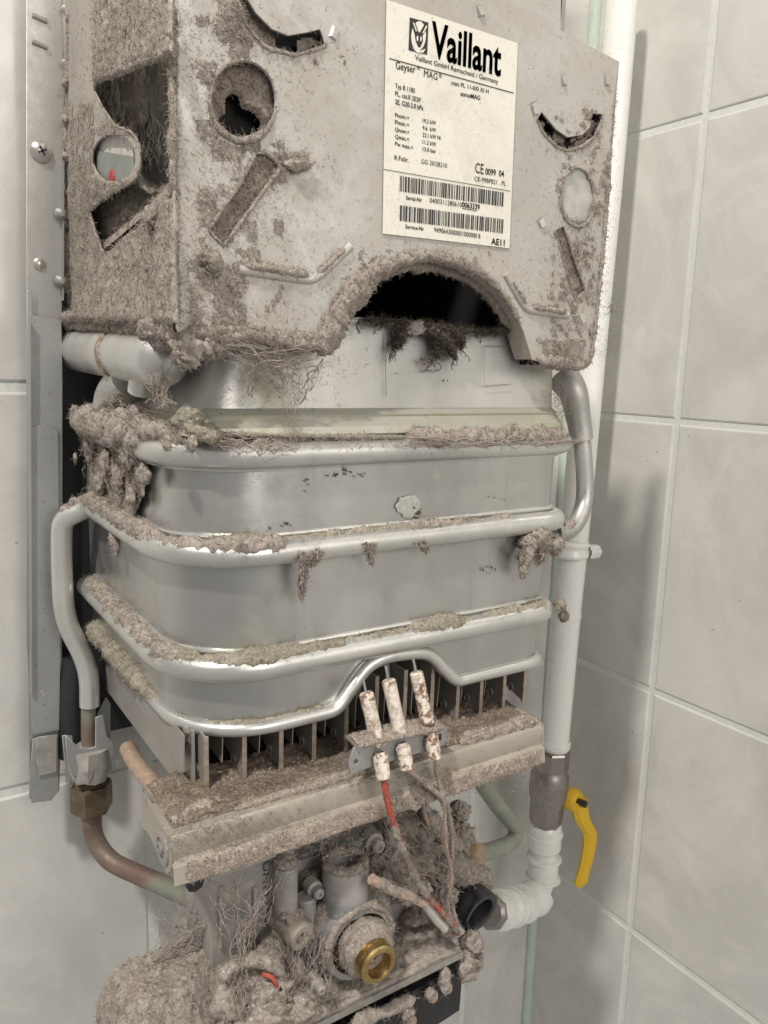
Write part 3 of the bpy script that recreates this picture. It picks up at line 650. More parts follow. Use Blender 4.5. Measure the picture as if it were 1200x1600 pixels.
g = G(); p0 = py(306, 1382, .40); g.lathe(p0+[0, .02, 0], (0, -1, 0), [(0, .0001), (0, .006), (.019, .0055), (.02, .0001)], 8); part('rubber_foot', g, BLACKP, H)

# ---- electrodes and their bracket
YE = .388
EB = [(553, 1170), (560, 1163), (690, 1132), (697, 1137), (697, 1158), (690, 1165), (560, 1204), (548, 1210), (545, 1190)]
eb = flat('electrode_bracket', EB, [[(684, 1147), (690, 1145), (690, 1157), (684, 1159)], ell(556, 1190, 4, 5, 12)], YE+.002, .0012, GALVD)
g = G(); A, B = py(556, 1170, YE+.001), py(694, 1137, YE+.001); g.quadslab(A+[0, -.001, 0], B+[0, -.001, 0], B+[0, .013, .002], A+[0, .013, .002], np.array([0, 0, .0012])); part('bracket_ledge', g, BURN, eb)
EL = [((572, 1082), (591, 1165), (594, 1180), (600, 1218), 12), ((607, 1062), (625, 1145), (629, 1165), (636, 1203), 11.5), ((650, 1050), (668, 1130), (673, 1150), (680, 1187), 11)]
for (a, b, c, d, rp) in EL:
    Pa, Pb, Pc, Pd = py(*a, YE+.012), py(*b, YE+.003), py(*c, YE-.001), py(*d, YE-.006)
    r = rad(rp, Pb)
    g = G(); L = np.linalg.norm(Pb-Pa); prof = [(0, .0001), (0, r*.8), (.001, r*.98), (L*.5, r*.95), (L, r)]; g.lathe(Pa, Pb-Pa, prof, 18)
    e = part('electrode', g, CERAM, H)
    L = np.linalg.norm(Pd-Pc); g = G(); g.lathe(Pc, Pd-Pc, [(-.002, r*.7), (0, r*.8), (.0003, r*1.02), (L*.6, r*1.0), (L*.96, r*.93), (L, r*.55), (L, .0001)], 18); part('ceramic_foot', g, CERAM, e)
    ax = (Pa-Pb)/np.linalg.norm(Pa-Pb); g = G(); g.tube([Pa, Pa+ax*.005, Pa+ax*.009], .0008, 8); part('spark_pin', g, BURN, e)
    g = G(); q0 = Pa-ax*.004+[r*1.0, 0, 0]; g.tube(crom([q0, q0+[.0012, 0, -.010], q0-ax*.028+[.001, 0, 0]], 5), .0009, 8); part('side_clip', g, BURN, e)
def wire(pts, r, mat, name='wire'):
    P = resample(crom(pts, 8), .0025); P = P+ (fbm(P, 90)[:, None]-.5)*.0014; g = G(); g.tube(P, r, 10, noise=.25); return part(name, g, mat, H), P
w1, W1 = wire([py(600, 1217, YE-.006), py(606, 1255, YE-.005), py(625, 1315, YE), py(652, 1375, .395), py(684, 1420, .40), py(706, 1444, .405), py(716, 1458, .41)], rad(5.0, V(.3, .4, -.3)), RED)
w2, W2 = wire([py(638, 1203, YE-.006), py(660, 1222, YE), py(688, 1245, YE), py(702, 1275, .395), py(706, 1330, .40), py(702, 1390, .405), py(712, 1440, .41)], rad(4, V(.3, .4, -.3)), TAN)
w3, W3 = wire([py(680, 1187, YE-.006), py(684, 1215, YE), py(694, 1260, YE), py(697, 1320, .395), py(706, 1370, .40), py(700, 1420, .405), py(716, 1455, .41)], rad(3, V(.3, .4, -.3)), TAN)
wire([py(615, 1252, .42), py(640, 1243, .42), py(663, 1236, .42)], rad(2.5, V(.3, .42, -.3)), RED)
wire([py(665, 1236, .425), py(662, 1268, .43), py(678, 1310, .44)], rad(3, V(.3, .42, -.3)), TAN)
w6, W6 = wire([py(580, 1375, .40), py(610, 1390, .40), py(640, 1400, .40), py(664, 1410, .40)], rad(8, V(.3, .42, -.3)), TAN)
g = G(); g.tube([py(662, 1412, .40), py(680, 1436, .40), py(695, 1452, .40)], rad(6.5, V(.3, .4, -.4)), 8); part('clear_connector', g, simple('clear_plastic', (.45, .43, .38), .3), H)

# ---- lower valve group
def vcyl(x, y, Y, rp, hpx, hole=0, mat=CAST, name='valve_boss', hexn=0):
    c = py(x, y, Y); r = rad(rp, c); h = rad(hpx, c); g = G()
    pf = [(-h, r*1.05), (-.002, r), (-.0006, r*.97), (0, r*.9)]
    if hole: pf += [(0, r*hole), (-.004, r*hole*.9), (-.012, r*hole*.8), (-.012, .0001)]
    else: pf += [(.0003, .0001)]
    g.lathe(c, (0, 0, 1), pf, 32, hexn); return part(name, g, mat, H)
g = G(); p0 = py(330, 1340, .44); p1 = py(470, 1500, .44); g.box(np.array([p0[0], V(0, .44, 0)[1], p1[2]-.03]), np.array([p1[0]-.006, V(0, .49, 0)[1], p0[2]+.01])); vb = part('valve_block', g, CAST, H, smooth=False)
text('UF', 412, 1348, 411, 1375, 10, -.01, EMB, 'cast_lettering', vb, plane=lambda x, y: py(x, y, .4393))
text('07', 412, 1390, 411, 1418, 10, -.01, EMB, 'cast_lettering', vb, plane=lambda x, y: py(x, y, .4393))
text('ɔ E', 412, 1376, 411, 1390, 9, -.01, EMB, 'cast_lettering', vb, plane=lambda x, y: py(x, y, .4393))
vcyl(447, 1352, .43, 18, 90); vcyl(485, 1370, .445, 20, 60); vcyl(540, 1347, .425, 36, 75, hole=.55, name='socket_boss')
vcyl(478, 1400, .43, 16, 60)
g = G(); p0 = py(430, 1400, .45); p1 = py(640, 1560, .45); g.box(np.array([p0[0], V(0, .45, 0)[1], p1[2]]), np.array([p1[0], V(0, .53, 0)[1], p0[2]+.02])); part('valve_body', g, CAST, H, smooth=False)
# round housing with bore, brass spindle pointing into the room
c0 = py(551, 1460, .420); r0 = rad(62, c0)
g = G(); g.lathe(c0, (0, -1, 0), [(-.03, r0*1.1), (-.004, r0*1.05), (.008, r0*.98), (.011, r0*.93), (.011, r0*.80), (.004, r0*.78)], 48); part('valve_housing', g, CAST, H)
g = G(); g.lathe(c0, (0, -1, 0), [(.0105, r0*.80), (.004, r0*.77), (-.012, r0*.74), (-.012, .0001)], 48); part('bore_lining', g, BRASSD, H)
c1 = c0+[0, -.0, 0]; rb = rad(31, c0)
g = G(); pf = [(-.012, rb*.85), (.008, rb*.85), (.009, rb)]
for t in np.arange(.010, .026, .0022): pf += [(t, rb*.97), (t+.0011, rb*1.02)]
pf += [(.0265, rb*.90), (.028, rb*.90), (.030, rb*.98), (.0335, rb*.97), (.0350, rb*.88), (.0350, rb*.66), (.0330, rb*.62), (.024, rb*.58), (.024, rb*.40), (.012, rb*.38), (.012, .0001)]
g.lathe(c1, (0, -1, 0), pf, 40); bs = part('brass_connector', g, BRASS, H)
g = G(); tip = c1+[0, -.0352, 0]; a_ = np.linspace(0, 6.283, 40); 
P = np.array([tip+np.array([rb*.74*math.cos(t), .0008, rb*.74*math.sin(t)]) for t in a_]); g.tube(P, .0009, 8, cap=False); part('sealing_ring', g, BRASSD, bs)
for (x, y, Y, rp) in ((497, 1395, .425, 9), (620, 1335, .44, 11), (590, 1322, .44, 11), (500, 1545, .40, 8), (610, 1555, .42, 9)):
    c0_ = py(x, y, Y); r_ = rad(rp, c0_); g = G(); g.lathe(c0_, (0, -1, 0), [(-.012, r_*1.5), (-.004, r_*1.5), (-.003, r_), (.002, r_), (.0032, r_*.7), (.0032, r_*.35), (.0015, r_*.3), (.0015, .0001)], 18); part('cast_screw', g, CAST, H)
for x in (345, 372, 398): 
    g = G(); a__ = py(x, 1385, .439); b__ = py(x, 1480, .439); g.tube([a__, b__], .0016, 8); part('cast_fin', g, CAST, H)
# small side nozzle
c0 = py(448, 1440, .43); g = G(); r = rad(24, c0); g.lathe(c0, (0.15, -1, -.10), [(-.01, r), (.016, r*.9), (.018, r*.82), (.018, r*.45), (.008, r*.42), (.008, .0001)], 24); part('side_nozzle', g, MANI, H)
vcyl(420, 1490, .42, 22, 30)
# lower housing box under dust
g = G()
p0 = py(158, 1520, .45); p1 = py(350, 1500, .40)
LB = (p0[0]+.004, p1[0]+.03); zt2 = py(260, 1552, .43)[2]-1.5
g.box(V(LB[0]+.02, .43, zt2-.08), V(.185, .46, zt2-.03)); part('lower_housing', g, CAST, H, smooth=False)
# tray edge and black switch box
TA, TB = py(480, 1612, .375), py(722, 1487, .40)
TA, TB = py(470, 1612, .405), py(724, 1487, .405)
zz = lambda p: p[2]
g = G(); g.quadslab(TA, TB, TB+[0, 0, -.0052], TA+[0, 0, -.0052], np.array([0, .0012, 0])); tr = part('tray_edge', g, TRAYM, H, smooth=False)
g = G(); g.quadslab(TA+[0, .001, 0], TB+[0, .001, 0], TB+[0, .10, 0], TA+[0, .10, 0], np.array([0, 0, -.0012])); part('tray_floor', g, GALVD, H, smooth=False)
BA, BB = py(512, 1622, .411), py(724, 1500, .411); dn = py(716, 1580, .411)-py(722, 1505, .411)
g = G(); b0 = BA+[0, 0, -.002]; b1 = BB+[0, 0, -.002]; g.hexa([b0+dn*1.1, b1+dn, b1+dn+[0, .06, 0], b0+dn*1.1+[0, .06, 0], b0, b1, b1+[0, .06, 0], b0+[0, .06, 0]]); part('switch_box', g, BLACKP, H, smooth=False)
for (x, y, r_) in ((672, 1553, 10), (695, 1540, 9), (638, 1592, 11)):
    c = py(x, y, .410); r = rad(r_, c); g = G(); g.lathe(c, (0, -1, 0), [(-.004, r), (.004, r*.95), (.006, r*.6), (.006, .0001)], 16); part('switch_knob', g, TAN, H)
A, B = py(545, 1608, .404), py(650, 1562, .404); g = G(); g.hexa([A+[0, .012, -.008], B+[0, .012, -.008], B+[0, -.004, -.008], A+[0, -.004, -.008], A+[0, .012, .002], B+[0, .012, .002], B+[0, -.002, .002], A+[0, -.002, .002]]); part('plug_housing', g, BLACKP, H, smooth=False)
# microswitch / black hose mouth at the right
c0 = py(752, 1428, .425); ax = np.array([-.10, 1.0, .22])*.032; L = np.linalg.norm(ax); r = rad(35, c0)
g = G(); g.lathe(c0, ax, [(.012, r*.55), (.001, r*.72), (0, r*.80), (0, r*1.0), (.004, r*1.02), (L, r*.8), (L, .0001)], 28); g.lathe(c0, ax, [(.012, r*.56), (.012, .0001)], 28); part('black_hose_mouth', g, BLACKP, H)
g = G(); g.tube(crom([py(740, 1325, .47), py(738, 1350, .46), py(742, 1368, .455)], 6), rad(20, c0), 14, noise=.3); part('brown_grommet', g, RUST, H)

# ================================================================ PIPES
def tthing(name, label, cat, pts, r, mat, pname='pipe', n=24, **k):
    base = np.asarray(pts).mean(0).copy(); base[2] = np.asarray(pts)[:, 2].min(); t = thing(name, label, cat, base); g = G(); g.tube(pts, r, n, **k); part(pname, g, mat, t); return t
YG = .60
pp = [py(975, -60, YG), py(972, 0, YG), py(947, 300, YG), py(931, 469, YG), py(896, 850, YG), py(885, 960, YG), py(866, 1172, YG)]
pp = resample(crom(pp, 6), .01); gp = tthing('gas_pipe', 'white painted vertical pipe in the tiled corner to the right of the heater', 'pipe', pp, rad(23.5, V(.64, .6, 0)), WHITEP)
def ring_on(pa, pb, prof, name, mat, par, n=28, hexn=0): g = G(); g.lathe(pa, pb-pa, prof, n, hexn); return part(name, g, mat, par, angle=30)
R0 = rad(23.5, V(.64, .6, 0))
ring_on(py(893, 845, YG), py(889, 885, YG), [(-.001, R0), (0, R0*1.18), (.003, R0*1.28), (.008, R0*1.16), (.015, R0*1.28), (.018, R0*1.18), (.019, R0)], 'pipe_clamp', WHITEP, gp)
g = G(); c = py(925, 862, YG-.005)
for t in range(6): g.lathe(c+[0, .004*math.cos(t), .004*math.sin(t)], (1, -.2, 0), [(-.007, .0048), (.005, .0048), (.008, .003), (.008, .0001)], 10)
g.lathe(c, (1, -.2, 0), [(-.014, .004), (.007, .004), (.007, .0001)], 12); part('clamp_screw', g, WHITEP, gp)
ring_on(py(885, 958, YG), py(883, 985, YG), [(0, R0), (.001, R0*1.05), (.004, R0*1.05), (.007, R0)], 'weld_ring', WHITEP, gp)
ring_on(py(868, 1155, YG), py(866, 1175, YG), [(0, R0), (.002, R0*1.1), (.008, R0*1.1), (.009, R0)], 'weld_ring', WHITEP, gp)
va, vbm = py(863, 1170, YG), py(852, 1286, YG); Lv = np.linalg.norm(vbm-va)
bv = thing('ball_valve', 'nickel ball valve with a yellow lever on the white pipe', 'valve', vbm)
ring_on(va, vbm, [(-.001, .0001), (0, R0*1.2), (.002, R0*1.28), (Lv*.25, R0*1.28), (Lv*.26, R0*1.12)], 'hex_end', VALVEM, bv, hexn=8)
ring_on(va, vbm, [(Lv*.24, R0*1.15), (Lv*.30, R0*1.25), (Lv*.34, R0*1.38), (Lv*.5, R0*1.42), (Lv*.62, R0*1.38), (Lv*.68, R0*1.25), (Lv*.72, R0*1.2)], 'valve_body', VALVEM, bv)
ring_on(va, vbm, [(Lv*.70, R0*1.12), (Lv*.72, R0*1.24), (Lv*.96, R0*1.2), (Lv, R0*1.1), (Lv, .0001)], 'hex_end', VALVEM, bv, hexn=8)
hub = py(900, 1252, YG-.02); hx = py(880, 1243, YG-.004)
g = G(); g.lathe(hx, hub-hx, [(-.006, .010), (0, .011), (.006, .0135), (.016, .0135), (.020, .011), (.020, .0001)], 22); hd = part('lever_hub', g, YEL, bv)
Lp = [py(903, 1250, YG-.022), py(909, 1280, YG-.024), py(921, 1304, YG-.026), py(917, 1340, YG-.028), py(909, 1370, YG-.03), py(905, 1386, YG-.03)]
g = G(); P = resample(crom(Lp, 8), .003); u = np.linspace(0, 1, len(P)); wd = np.interp(u, [0, .15, .45, .85, .95, 1], [.0115, .0100, .0092, .0080, .0088, .004]); 
Q = []
for i, p in enumerate(P):
    s = wd[i]; sx = np.array([1, -.25, 0])/1.03; sy = np.array([.25, 1, 0])/1.03
    for an in np.arange(8)*math.pi/4+math.pi/8: Q.append(p+sx*s*math.cos(an)*1.05+sy*s*.62*math.sin(an))
Q = np.array(Q); n = 8; i = np.arange(len(P)-1)[:, None]*n; j = np.arange(n)[None]; j2 = (j+1) % n; g.add(Q, np.stack([i+j, i+j2, i+n+j2, i+n+j], -1).reshape(-1, 4)); g.add(Q[-8:], [[0, 1, 2, 3, 4, 5, 6, 7]]); g.add(Q[:8], [[7, 6, 5, 4, 3, 2, 1, 0]])
part('lever', g, YEL, bv, angle=30)
g = G(); c = py(915, 1257, YG-.034); g.lathe(c, (.3, -1, 0), [(-.01, .004), (.001, .004), (.0015, .003), (.0015, .0001)], 6); part('lever_screw', g, simple('dark_screw', (.09, .08, .075), .4, .7), bv)
# corrugated white connector, elbow and nipple
cp = [py(852, 1284, YG), py(851, 1320, YG), py(849, 1350, YG), py(847, 1378, YG), py(836, 1402, YG-.005), py(812, 1414, YG-.02), py(788, 1420, YG-.035), py(765, 1426, YG-.05)]
P = resample(crom(cp, 10), .0012); d = np.r_[0, np.cumsum(np.linalg.norm(np.diff(P, axis=0), axis=1))]; u = d/d[-1]
rb_ = R0*np.interp(u, [0, .02, .14, .16, .2, .24, .3, .34, .38, .40, .46, .50, .70, .72, .78, .80, .9, 1], [1.0, 1.2, 1.2, .92, .92, 1.12, 1.12, .86, .86, 1.28, 1.28, .90, .98, 1.24, 1.24, .92, 1.08, .92])
white = thing('white_elbow_connector', 'white ribbed elbow connector below the yellow handled valve', 'pipe connector', P[-1]); g = G(); g.tube(P, rb_, 26); part('connector_body', g, WHITEP, white, angle=60)
for f_ in (.06, .20, .31, .43, .58, .72, .86):
    k_ = int(f_*len(P)); g = G(); g.tube(P[k_-2:k_+4], R0*np.array([.9, 1.16, 1.30, 1.32, 1.2, .9]), 26); part('rib_ring', g, WHITEP, white, angle=50)
g = G(); g.lathe(P[-8], P[-1]-P[-8], [(0, R0*1.0), (.001, R0*1.12), (.006, R0*1.12), (.010, R0*.9), (.010, .0001)], 8); part('end_nut', g, VALVEM, white)
# grey green bent pipe
P = crom([py(738, 1195, .52), py(752, 1222, .52), py(780, 1262, .52), py(802, 1288, .52), py(806, 1300, .52), py(798, 1316, .515), py(770, 1328, .505), py(730, 1338, .495), py(690, 1345, .48)], 6); P = resample(P, .003)
tthing('grey_green_pipe', 'grey green bent pipe turning back under the burner bar', 'pipe', P, rad(13, P[10]), GREYP, noise=.06)
# copper pipe with nut at the left
P = crom([py(138, 1100, .632), py(138, 1150, .632), py(142, 1200, .632)], 6)
cpz = [py(143, 1235, .63), py(143, 1275, .63), py(148, 1310, .628), py(172, 1344, .615), py(215, 1366, .59), py(262, 1386, .56), py(310, 1410, .52), py(345, 1440, .49)]
P2 = resample(crom(cpz, 8), .003)
ct = tthing('copper_pipe', 'dull copper pipe with green patina curving under the left side of the heater', 'pipe', P2, rad(14.5, P2[5])*np.interp(np.linspace(0, 1, len(P2)), [0, .2, 1], [1.15, 1, 1]), COPPER)
g = G(); g.tube(P, rad(11, P[0]), 16); part('upper_tail', g, COPPER, ct)
na, nb = py(142, 1222, .632), py(144, 1266, .632); rn = rad(32, na); Ln = np.linalg.norm(nb-na)
ring_on(na, nb, [(0, .0001), (0, rn*.82), (.001, rn*.95), (.003, rn), (Ln-.003, rn), (Ln-.001, rn*.93), (Ln, rn*.7), (Ln, .0001)], 'hex_nut', NUTM, ct, hexn=6)
g = G(); pf = []; 
for t in np.arange(0, .011, .0018): pf += [(t, rn*.74), (t+.0009, rn*.80)]
g.lathe(py(141, 1204, .632), nb-na, pf, 28); part('thread', g, NUTM, ct)
# clip bracket holding the pipe
flat('pipe_clip', [(103, 1150), (125, 1172), (150, 1168), (150, 1122), (160, 1118), (166, 1150), (176, 1160), (180, 1200), (168, 1206), (114, 1212), (106, 1190)], [], .618, .0015, GALVD)
g = G(); g.tube([py(141, 1168, .626), py(141, 1190, .626), py(141, 1214, .626)], [rad(27, na), rad(30, na), rad(26, na)], 20, noise=.7); part('tape_wrap', g, SEAL, ct)
flat('clip_tab', [(98, 1150), (112, 1150), (118, 1210), (104, 1222)], [], .628, .001, GALVD)
flat('frame_stay', [(166, 1090), (172, 1100), (172, 1165), (150, 1168), (150, 1122)], [], .640, .001, GALVD)

# ================================================================ DUST
class D(G):
    def patch(g, a, b, c, d, nrm, amp, step=.0011, bias=0.0, sc=70, seed=0, edge=.18, lift=0, mask=None, octv=5, cull=(), keep=()):
        """noisy felt lying on a quad a-b-c-d; only where the noise is positive"""
        a, b, c, d = [np.asarray(p, float) for p in (a, b, c, d)]; nrm = np.asarray(nrm, float); nrm = nrm/np.linalg.norm(nrm)
        nu = max(3, int(max(np.linalg.norm(b-a), np.linalg.norm(c-d))/step)); nv = max(3, int(max(np.linalg.norm(d-a), np.linalg.norm(c-b))/step))
        U, Vv = np.meshgrid(np.linspace(0, 1, nu+1), np.linspace(0, 1, nv+1)); U = U[..., None]; Vv = Vv[..., None]
        P = a*(1-U)*(1-Vv)+b*U*(1-Vv)+c*U*Vv+d*(1-U)*Vv
        e = np.minimum(np.minimum(U, 1-U), np.minimum(Vv, 1-Vv))[..., 0]; e = np.clip(e/edge, 0, 1) if edge > 0 else np.ones(e.shape)
        big = fbm(P, sc, 3, seed); fine = fbm(P, sc*7, 4, seed+31)
        h = (big-.5)*2.2 + bias - (1-e)*1.3
        if mask is not None: h = h + mask(U[..., 0], Vv[..., 0])
        if cull:
            q_ = P-CAM; zz_ = q_@RC[2]; xs_c = 600+FPX*(q_@RC[0])/zz_; ys_c = 800+FPX*(q_@RC[1])/zz_
            for w_i, poly in enumerate(list(cull)+list(keep)):
                ins = np.zeros(xs_c.shape, bool); n_ = len(poly)
                for i_ in range(n_):
                    (xa, ya), (xb, yb2) = poly[i_], poly[(i_+1) % n_]
                    if ya == yb2: continue
                    ins ^= ((ya > ys_c) != (yb2 > ys_c)) & (xs_c < (xb-xa)*(ys_c-ya)/(yb2-ya)+xa)
                h = np.where(ins if w_i < len(cull) else ~ins, -9, h)
        k = h > 0; hh = np.clip(h, 0, 1.2)**.9*(.5+.9*fine)*amp
        jit = (fbm(P+5, sc*5, 2, seed+7)[..., None]-.5)*min(step, amp)*1.5
        Q = P + nrm*(hh+lift)[..., None] + jit; Q = np.where(k[..., None], Q, P+nrm*(lift-.00012))
        idx = np.arange((nu+1)*(nv+1)).reshape(nv+1, nu+1); kk = k[:-1, :-1] | k[1:, :-1] | k[:-1, 1:] | k[1:, 1:]
        q = np.stack([idx[:-1, :-1], idx[:-1, 1:], idx[1:, 1:], idx[1:, :-1]], -1)[kk]
        if len(q): g.add(Q.reshape(-1, 3), q)
    def ridge(g, path, r, shift=(0, 0, .004), amp=.5, step=.0013, n=18, cov=None, seed=0, flat_=1.0, sc=230):
        """lumpy roll of lint following a path; cov(s) scales it down to nothing"""
        P = resample(path, step); m = len(P); s = np.linspace(0, 1, m)
        T = np.gradient(P, axis=0); T /= np.linalg.norm(T, axis=1)[:, None]+1e-9
        up = np.array([0, 0, 1.0]); sd = np.cross(T, up); nn = np.linalg.norm(sd, axis=1)[:, None]; sd = np.where(nn > .2, sd/np.maximum(nn, 1e-6), np.array([1.0, 0, 0]))
        w_ = np.cross(sd, T); an = np.linspace(0, 2*math.pi, n, endpoint=False)
        c = np.clip(np.interp(s, *cov) if cov else np.ones(m), 0, 2)
        c = c*np.clip(.45+1.1*(fbm(P, 55, 3, seed)), .3, 1.6)*np.sqrt(np.clip(np.minimum(s, 1-s)*m/5.0, .02, 1))
        r = np.atleast_1d(np.asarray(r, float)); r = np.interp(s, np.linspace(0, 1, len(r)), r) if len(r) > 1 else r
        rr = np.broadcast_to(r, (m,))*c; cen = P+np.asarray(shift)*np.clip(c, 0, 1.2)[:, None]
        dirs = np.cos(an)[None, :, None]*sd[:, None]+np.sin(an)[None, :, None]*w_[:, None]*flat_
        Q = cen[:, None]+dirs*rr[:, None, None]
        nz = fbm(Q, sc, 5, seed+3); nz2 = fbm(Q, sc*4.5, 3, seed+9)
        Q = cen[:, None]+dirs*(rr[:, None]*(1+amp*(nz-.5)*1.5+amp*(nz2-.5)*.9))[..., None]
        i = np.arange(m-1)[:, None]*n; j = np.arange(n)[None]; j2 = (j+1) % n
        keep = (c[:-1] > .03); q = np.stack([i+j, i+j2, i+n+j2, i+n+j], -1)[keep].reshape(-1, 4)
        if len(q): g.add(Q.reshape(-1, 3), q)
    def clump(g, c, r, seed=0, amp=.6, sc=200, n=20, squash=(1, 1, 1)):
        th = np.linspace(0, math.pi, n); ph = np.linspace(0, 2*math.pi, 2*n, endpoint=False); T_, P_ = np.meshgrid(th, ph, indexing='ij')
        d = np.stack([np.sin(T_)*np.cos(P_), np.sin(T_)*np.sin(P_), np.cos(T_)], -1)*np.asarray(squash); c = np.asarray(c)
        Q = c+d*r; nz = fbm(Q, sc, 5, seed)-.5; nz2 = fbm(Q, sc*4, 3, seed+5)-.5; Q = c+d*(r*(1+amp*1.8*nz+amp*.9*nz2))[..., None]
        m = 2*n; i = np.arange(n-1)[:, None]*m; j = np.arange(m)[None]; j2 = (j+1) % m
        g.add(Q.reshape(-1, 3), np.stack([i+j, i+j2, i+m+j2, i+m+j], -1).reshape(-1, 4))
    def fuzz(g, n, length=.005, r=.00016, curl=.8, grav=0.0, seg=4, lo=0):
        """stray fibres growing from what has been laid so far"""
        vs = np.concatenate(g.v[lo:]) if lo else np.concatenate(g.v); F = [f for f in g.f[lo:] if f.shape[1] == 4]
        offv = sum(len(v) for v in g.v[:lo]); F = np.concatenate(F)-offv
        n = int(n*1.75)
        qa = vs[F]; ar = np.linalg.norm(np.cross(qa[:, 2]-qa[:, 0], qa[:, 3]-qa[:, 1]), axis=1); ar = np.minimum(ar, np.percentile(ar, 98)); cs = np.cumsum(ar)
        k = np.searchsorted(cs, RNG.rand(n)*cs[-1]*.9999); q = vs[F[k]]; nr = np.cross(q[:, 2]-q[:, 0], q[:, 3]-q[:, 1]); nr /= np.linalg.norm(nr, axis=1)[:, None]+1e-12
        o = q.mean(1)
        nr = nr*np.sign((nr*np.array([-.5, -.6, .45])).sum(1))[:, None]
        dirs = RNG.normal(size=(n, 3)); dirs -= nr*(dirs*nr).sum(1)[:, None]; m1 = int(n*.72)
        out = np.where(np.arange(n) < m1, .18, .9)[:, None]                 # most lie matted on the surface, some stand off it
        dirs = dirs/np.linalg.norm(dirs, axis=1)[:, None]*.8+nr*out+RNG.normal(size=(n, 3))*.15
        rr = np.where(np.arange(n) < m1, .00021, .00011)*(.6+.9*RNG.rand(n)); ll = length*np.where(np.arange(n) < m1, .75, .9)*(.4+1.0*RNG.rand(n))
        g.fibers(o+nr*.0001, dirs, ll, rr, 3, curl*.8, grav)
    def lint(g, spots, place, nrm, cull=(), box=None, ln=.0022, r=.00011):
        """loose flecks lying on a sheet, thinning out away from each spot (x, y, spread x, spread y, count) of the photo"""
        O = []
        for (cx, cy, sx, sy, n) in spots:
            XY = np.stack([cx+RNG.normal(size=n)*sx, cy+RNG.normal(size=n)*sy], 1)
            for x, y in XY:
                if box and not (box[0] < x < box[2] and box[1] < y < box[3]): continue
                bad = False
                for poly in cull:
                    ins = False; m_ = len(poly)
                    for i_ in range(m_):
                        (xa, ya), (xb, yb2) = poly[i_], poly[(i_+1) % m_]
                        if (ya > y) != (yb2 > y) and x < (xb-xa)*(y-ya)/(yb2-ya)+xa: ins = not ins
                    if ins: bad = True; break
                if not bad: O.append(place(x, y))
        O = np.array(O); n = len(O); nrm = np.asarray(nrm, float); nrm = nrm/np.linalg.norm(nrm)
        dd = RNG.normal(size=(n, 3)); dd -= nrm*(dd@nrm)[:, None]; dd /= np.linalg.norm(dd, axis=1)[:, None]
        g.fibers(O+nrm*.00005, dd+nrm*.06, ln*(.3+1.2*RNG.rand(n)), r*(.6+.9*RNG.rand(n)), 2, .35, 0)
    def strand(g, a, b, r=.0004, sag=.004, seed=0, wob=.002, fz=0):
        t = np.linspace(0, 1, 13)[:, None]; P = np.asarray(a)*(1-t)+np.asarray(b)*t; P = P - np.array([0, 0, 1])*sag*4*t*(1-t)
        for ax in range(3): P[:, ax] += (fbm(P+ax*3.1, 160, 3, seed+ax)-.5)*wob*6*(t*(1-t)*4)[:, 0]
        rr = r*.36*(.3+1.8*fbm(P, 500, 3, seed)); g.tube(P, rr, 4, cap=False)
        if fz: k = RNG.randint(0, 13, fz); g.fibers(P[k], RNG.normal(size=(fz, 3)), .0045, .00009, 4, 1.0, .1)
UP = np.array([0, 0, 1.0]); FR = np.array([0, -1.0, 0]); LF = np.array([-1.0, 0, 0])
fp = lambda x, y: py(x, y, YP-.0004)
sp_ = lambda x, y: px(x, y, XS-.0006)

# ---- on the casing front
PANP = [(272, -60), (277, 520), (480, 540), (540, 470), (600, 415), (700, 400), (790, 450), (838, 560), (918, 572), (965, 100), (875, 50), (872, -60)]
HOLES = [ell(380, 157, 50, 61, 24), ell(903, 308, 25, 44, 24), CRES_R, CRES_L, SLOT_L, SLOT_R, [tuple(p) for p in ARCHP]]
d = D()
def fpatch(x0, y0, x1, y1, amp=.0012, bias=0, seed=0, sc=80, edge=.2, mask=None, step=.0011): d.patch(fp(x0, y1), fp(x1, y1), fp(x1, y0), fp(x0, y0), FR, amp*.18, step, bias-.17, sc*1.5, seed, edge, mask=mask, cull=HOLES, keep=[PANP])
fpatch(276, 300, 480, 535, .0016, -.12, 1); fpatch(276, 395, 400, 530, .0022, .35, 2); fpatch(276, -20, 420, 130, .0022, .12, 3, 60)
fpatch(300, 80, 345, 240, .0026, .2, 4); fpatch(300, 205, 470, 300, .0024, .15, 5); fpatch(330, -20, 400, 90, .003, .5, 6); fpatch(300, 270, 370, 400, .0026, .25, 7)
fpatch(400, 230, 500, 285, .0022, .25, 8); fpatch(420, 60, 560, 110, .0010, -.12, 9, 120); fpatch(300, 390, 350, 440, .003, .5, 10)
fpatch(830, 150, 960, 260, .0010, -.12, 11, 120); fpatch(850, 235, 955, 360, .0012, -.02, 12, 120); fpatch(840, 320, 945, 570, .0012, .0, 13, 110)
fpatch(830, 525, 925, 578, .0026, .55, 14); fpatch(880, 160, 967, 570, .0010, -.05, 15, 120, .1)
fpatch(500, 400, 620, 560, .001, -.15, 16, 130); fpatch(480, 380, 840, 440, .001, -.2, 17, 130)
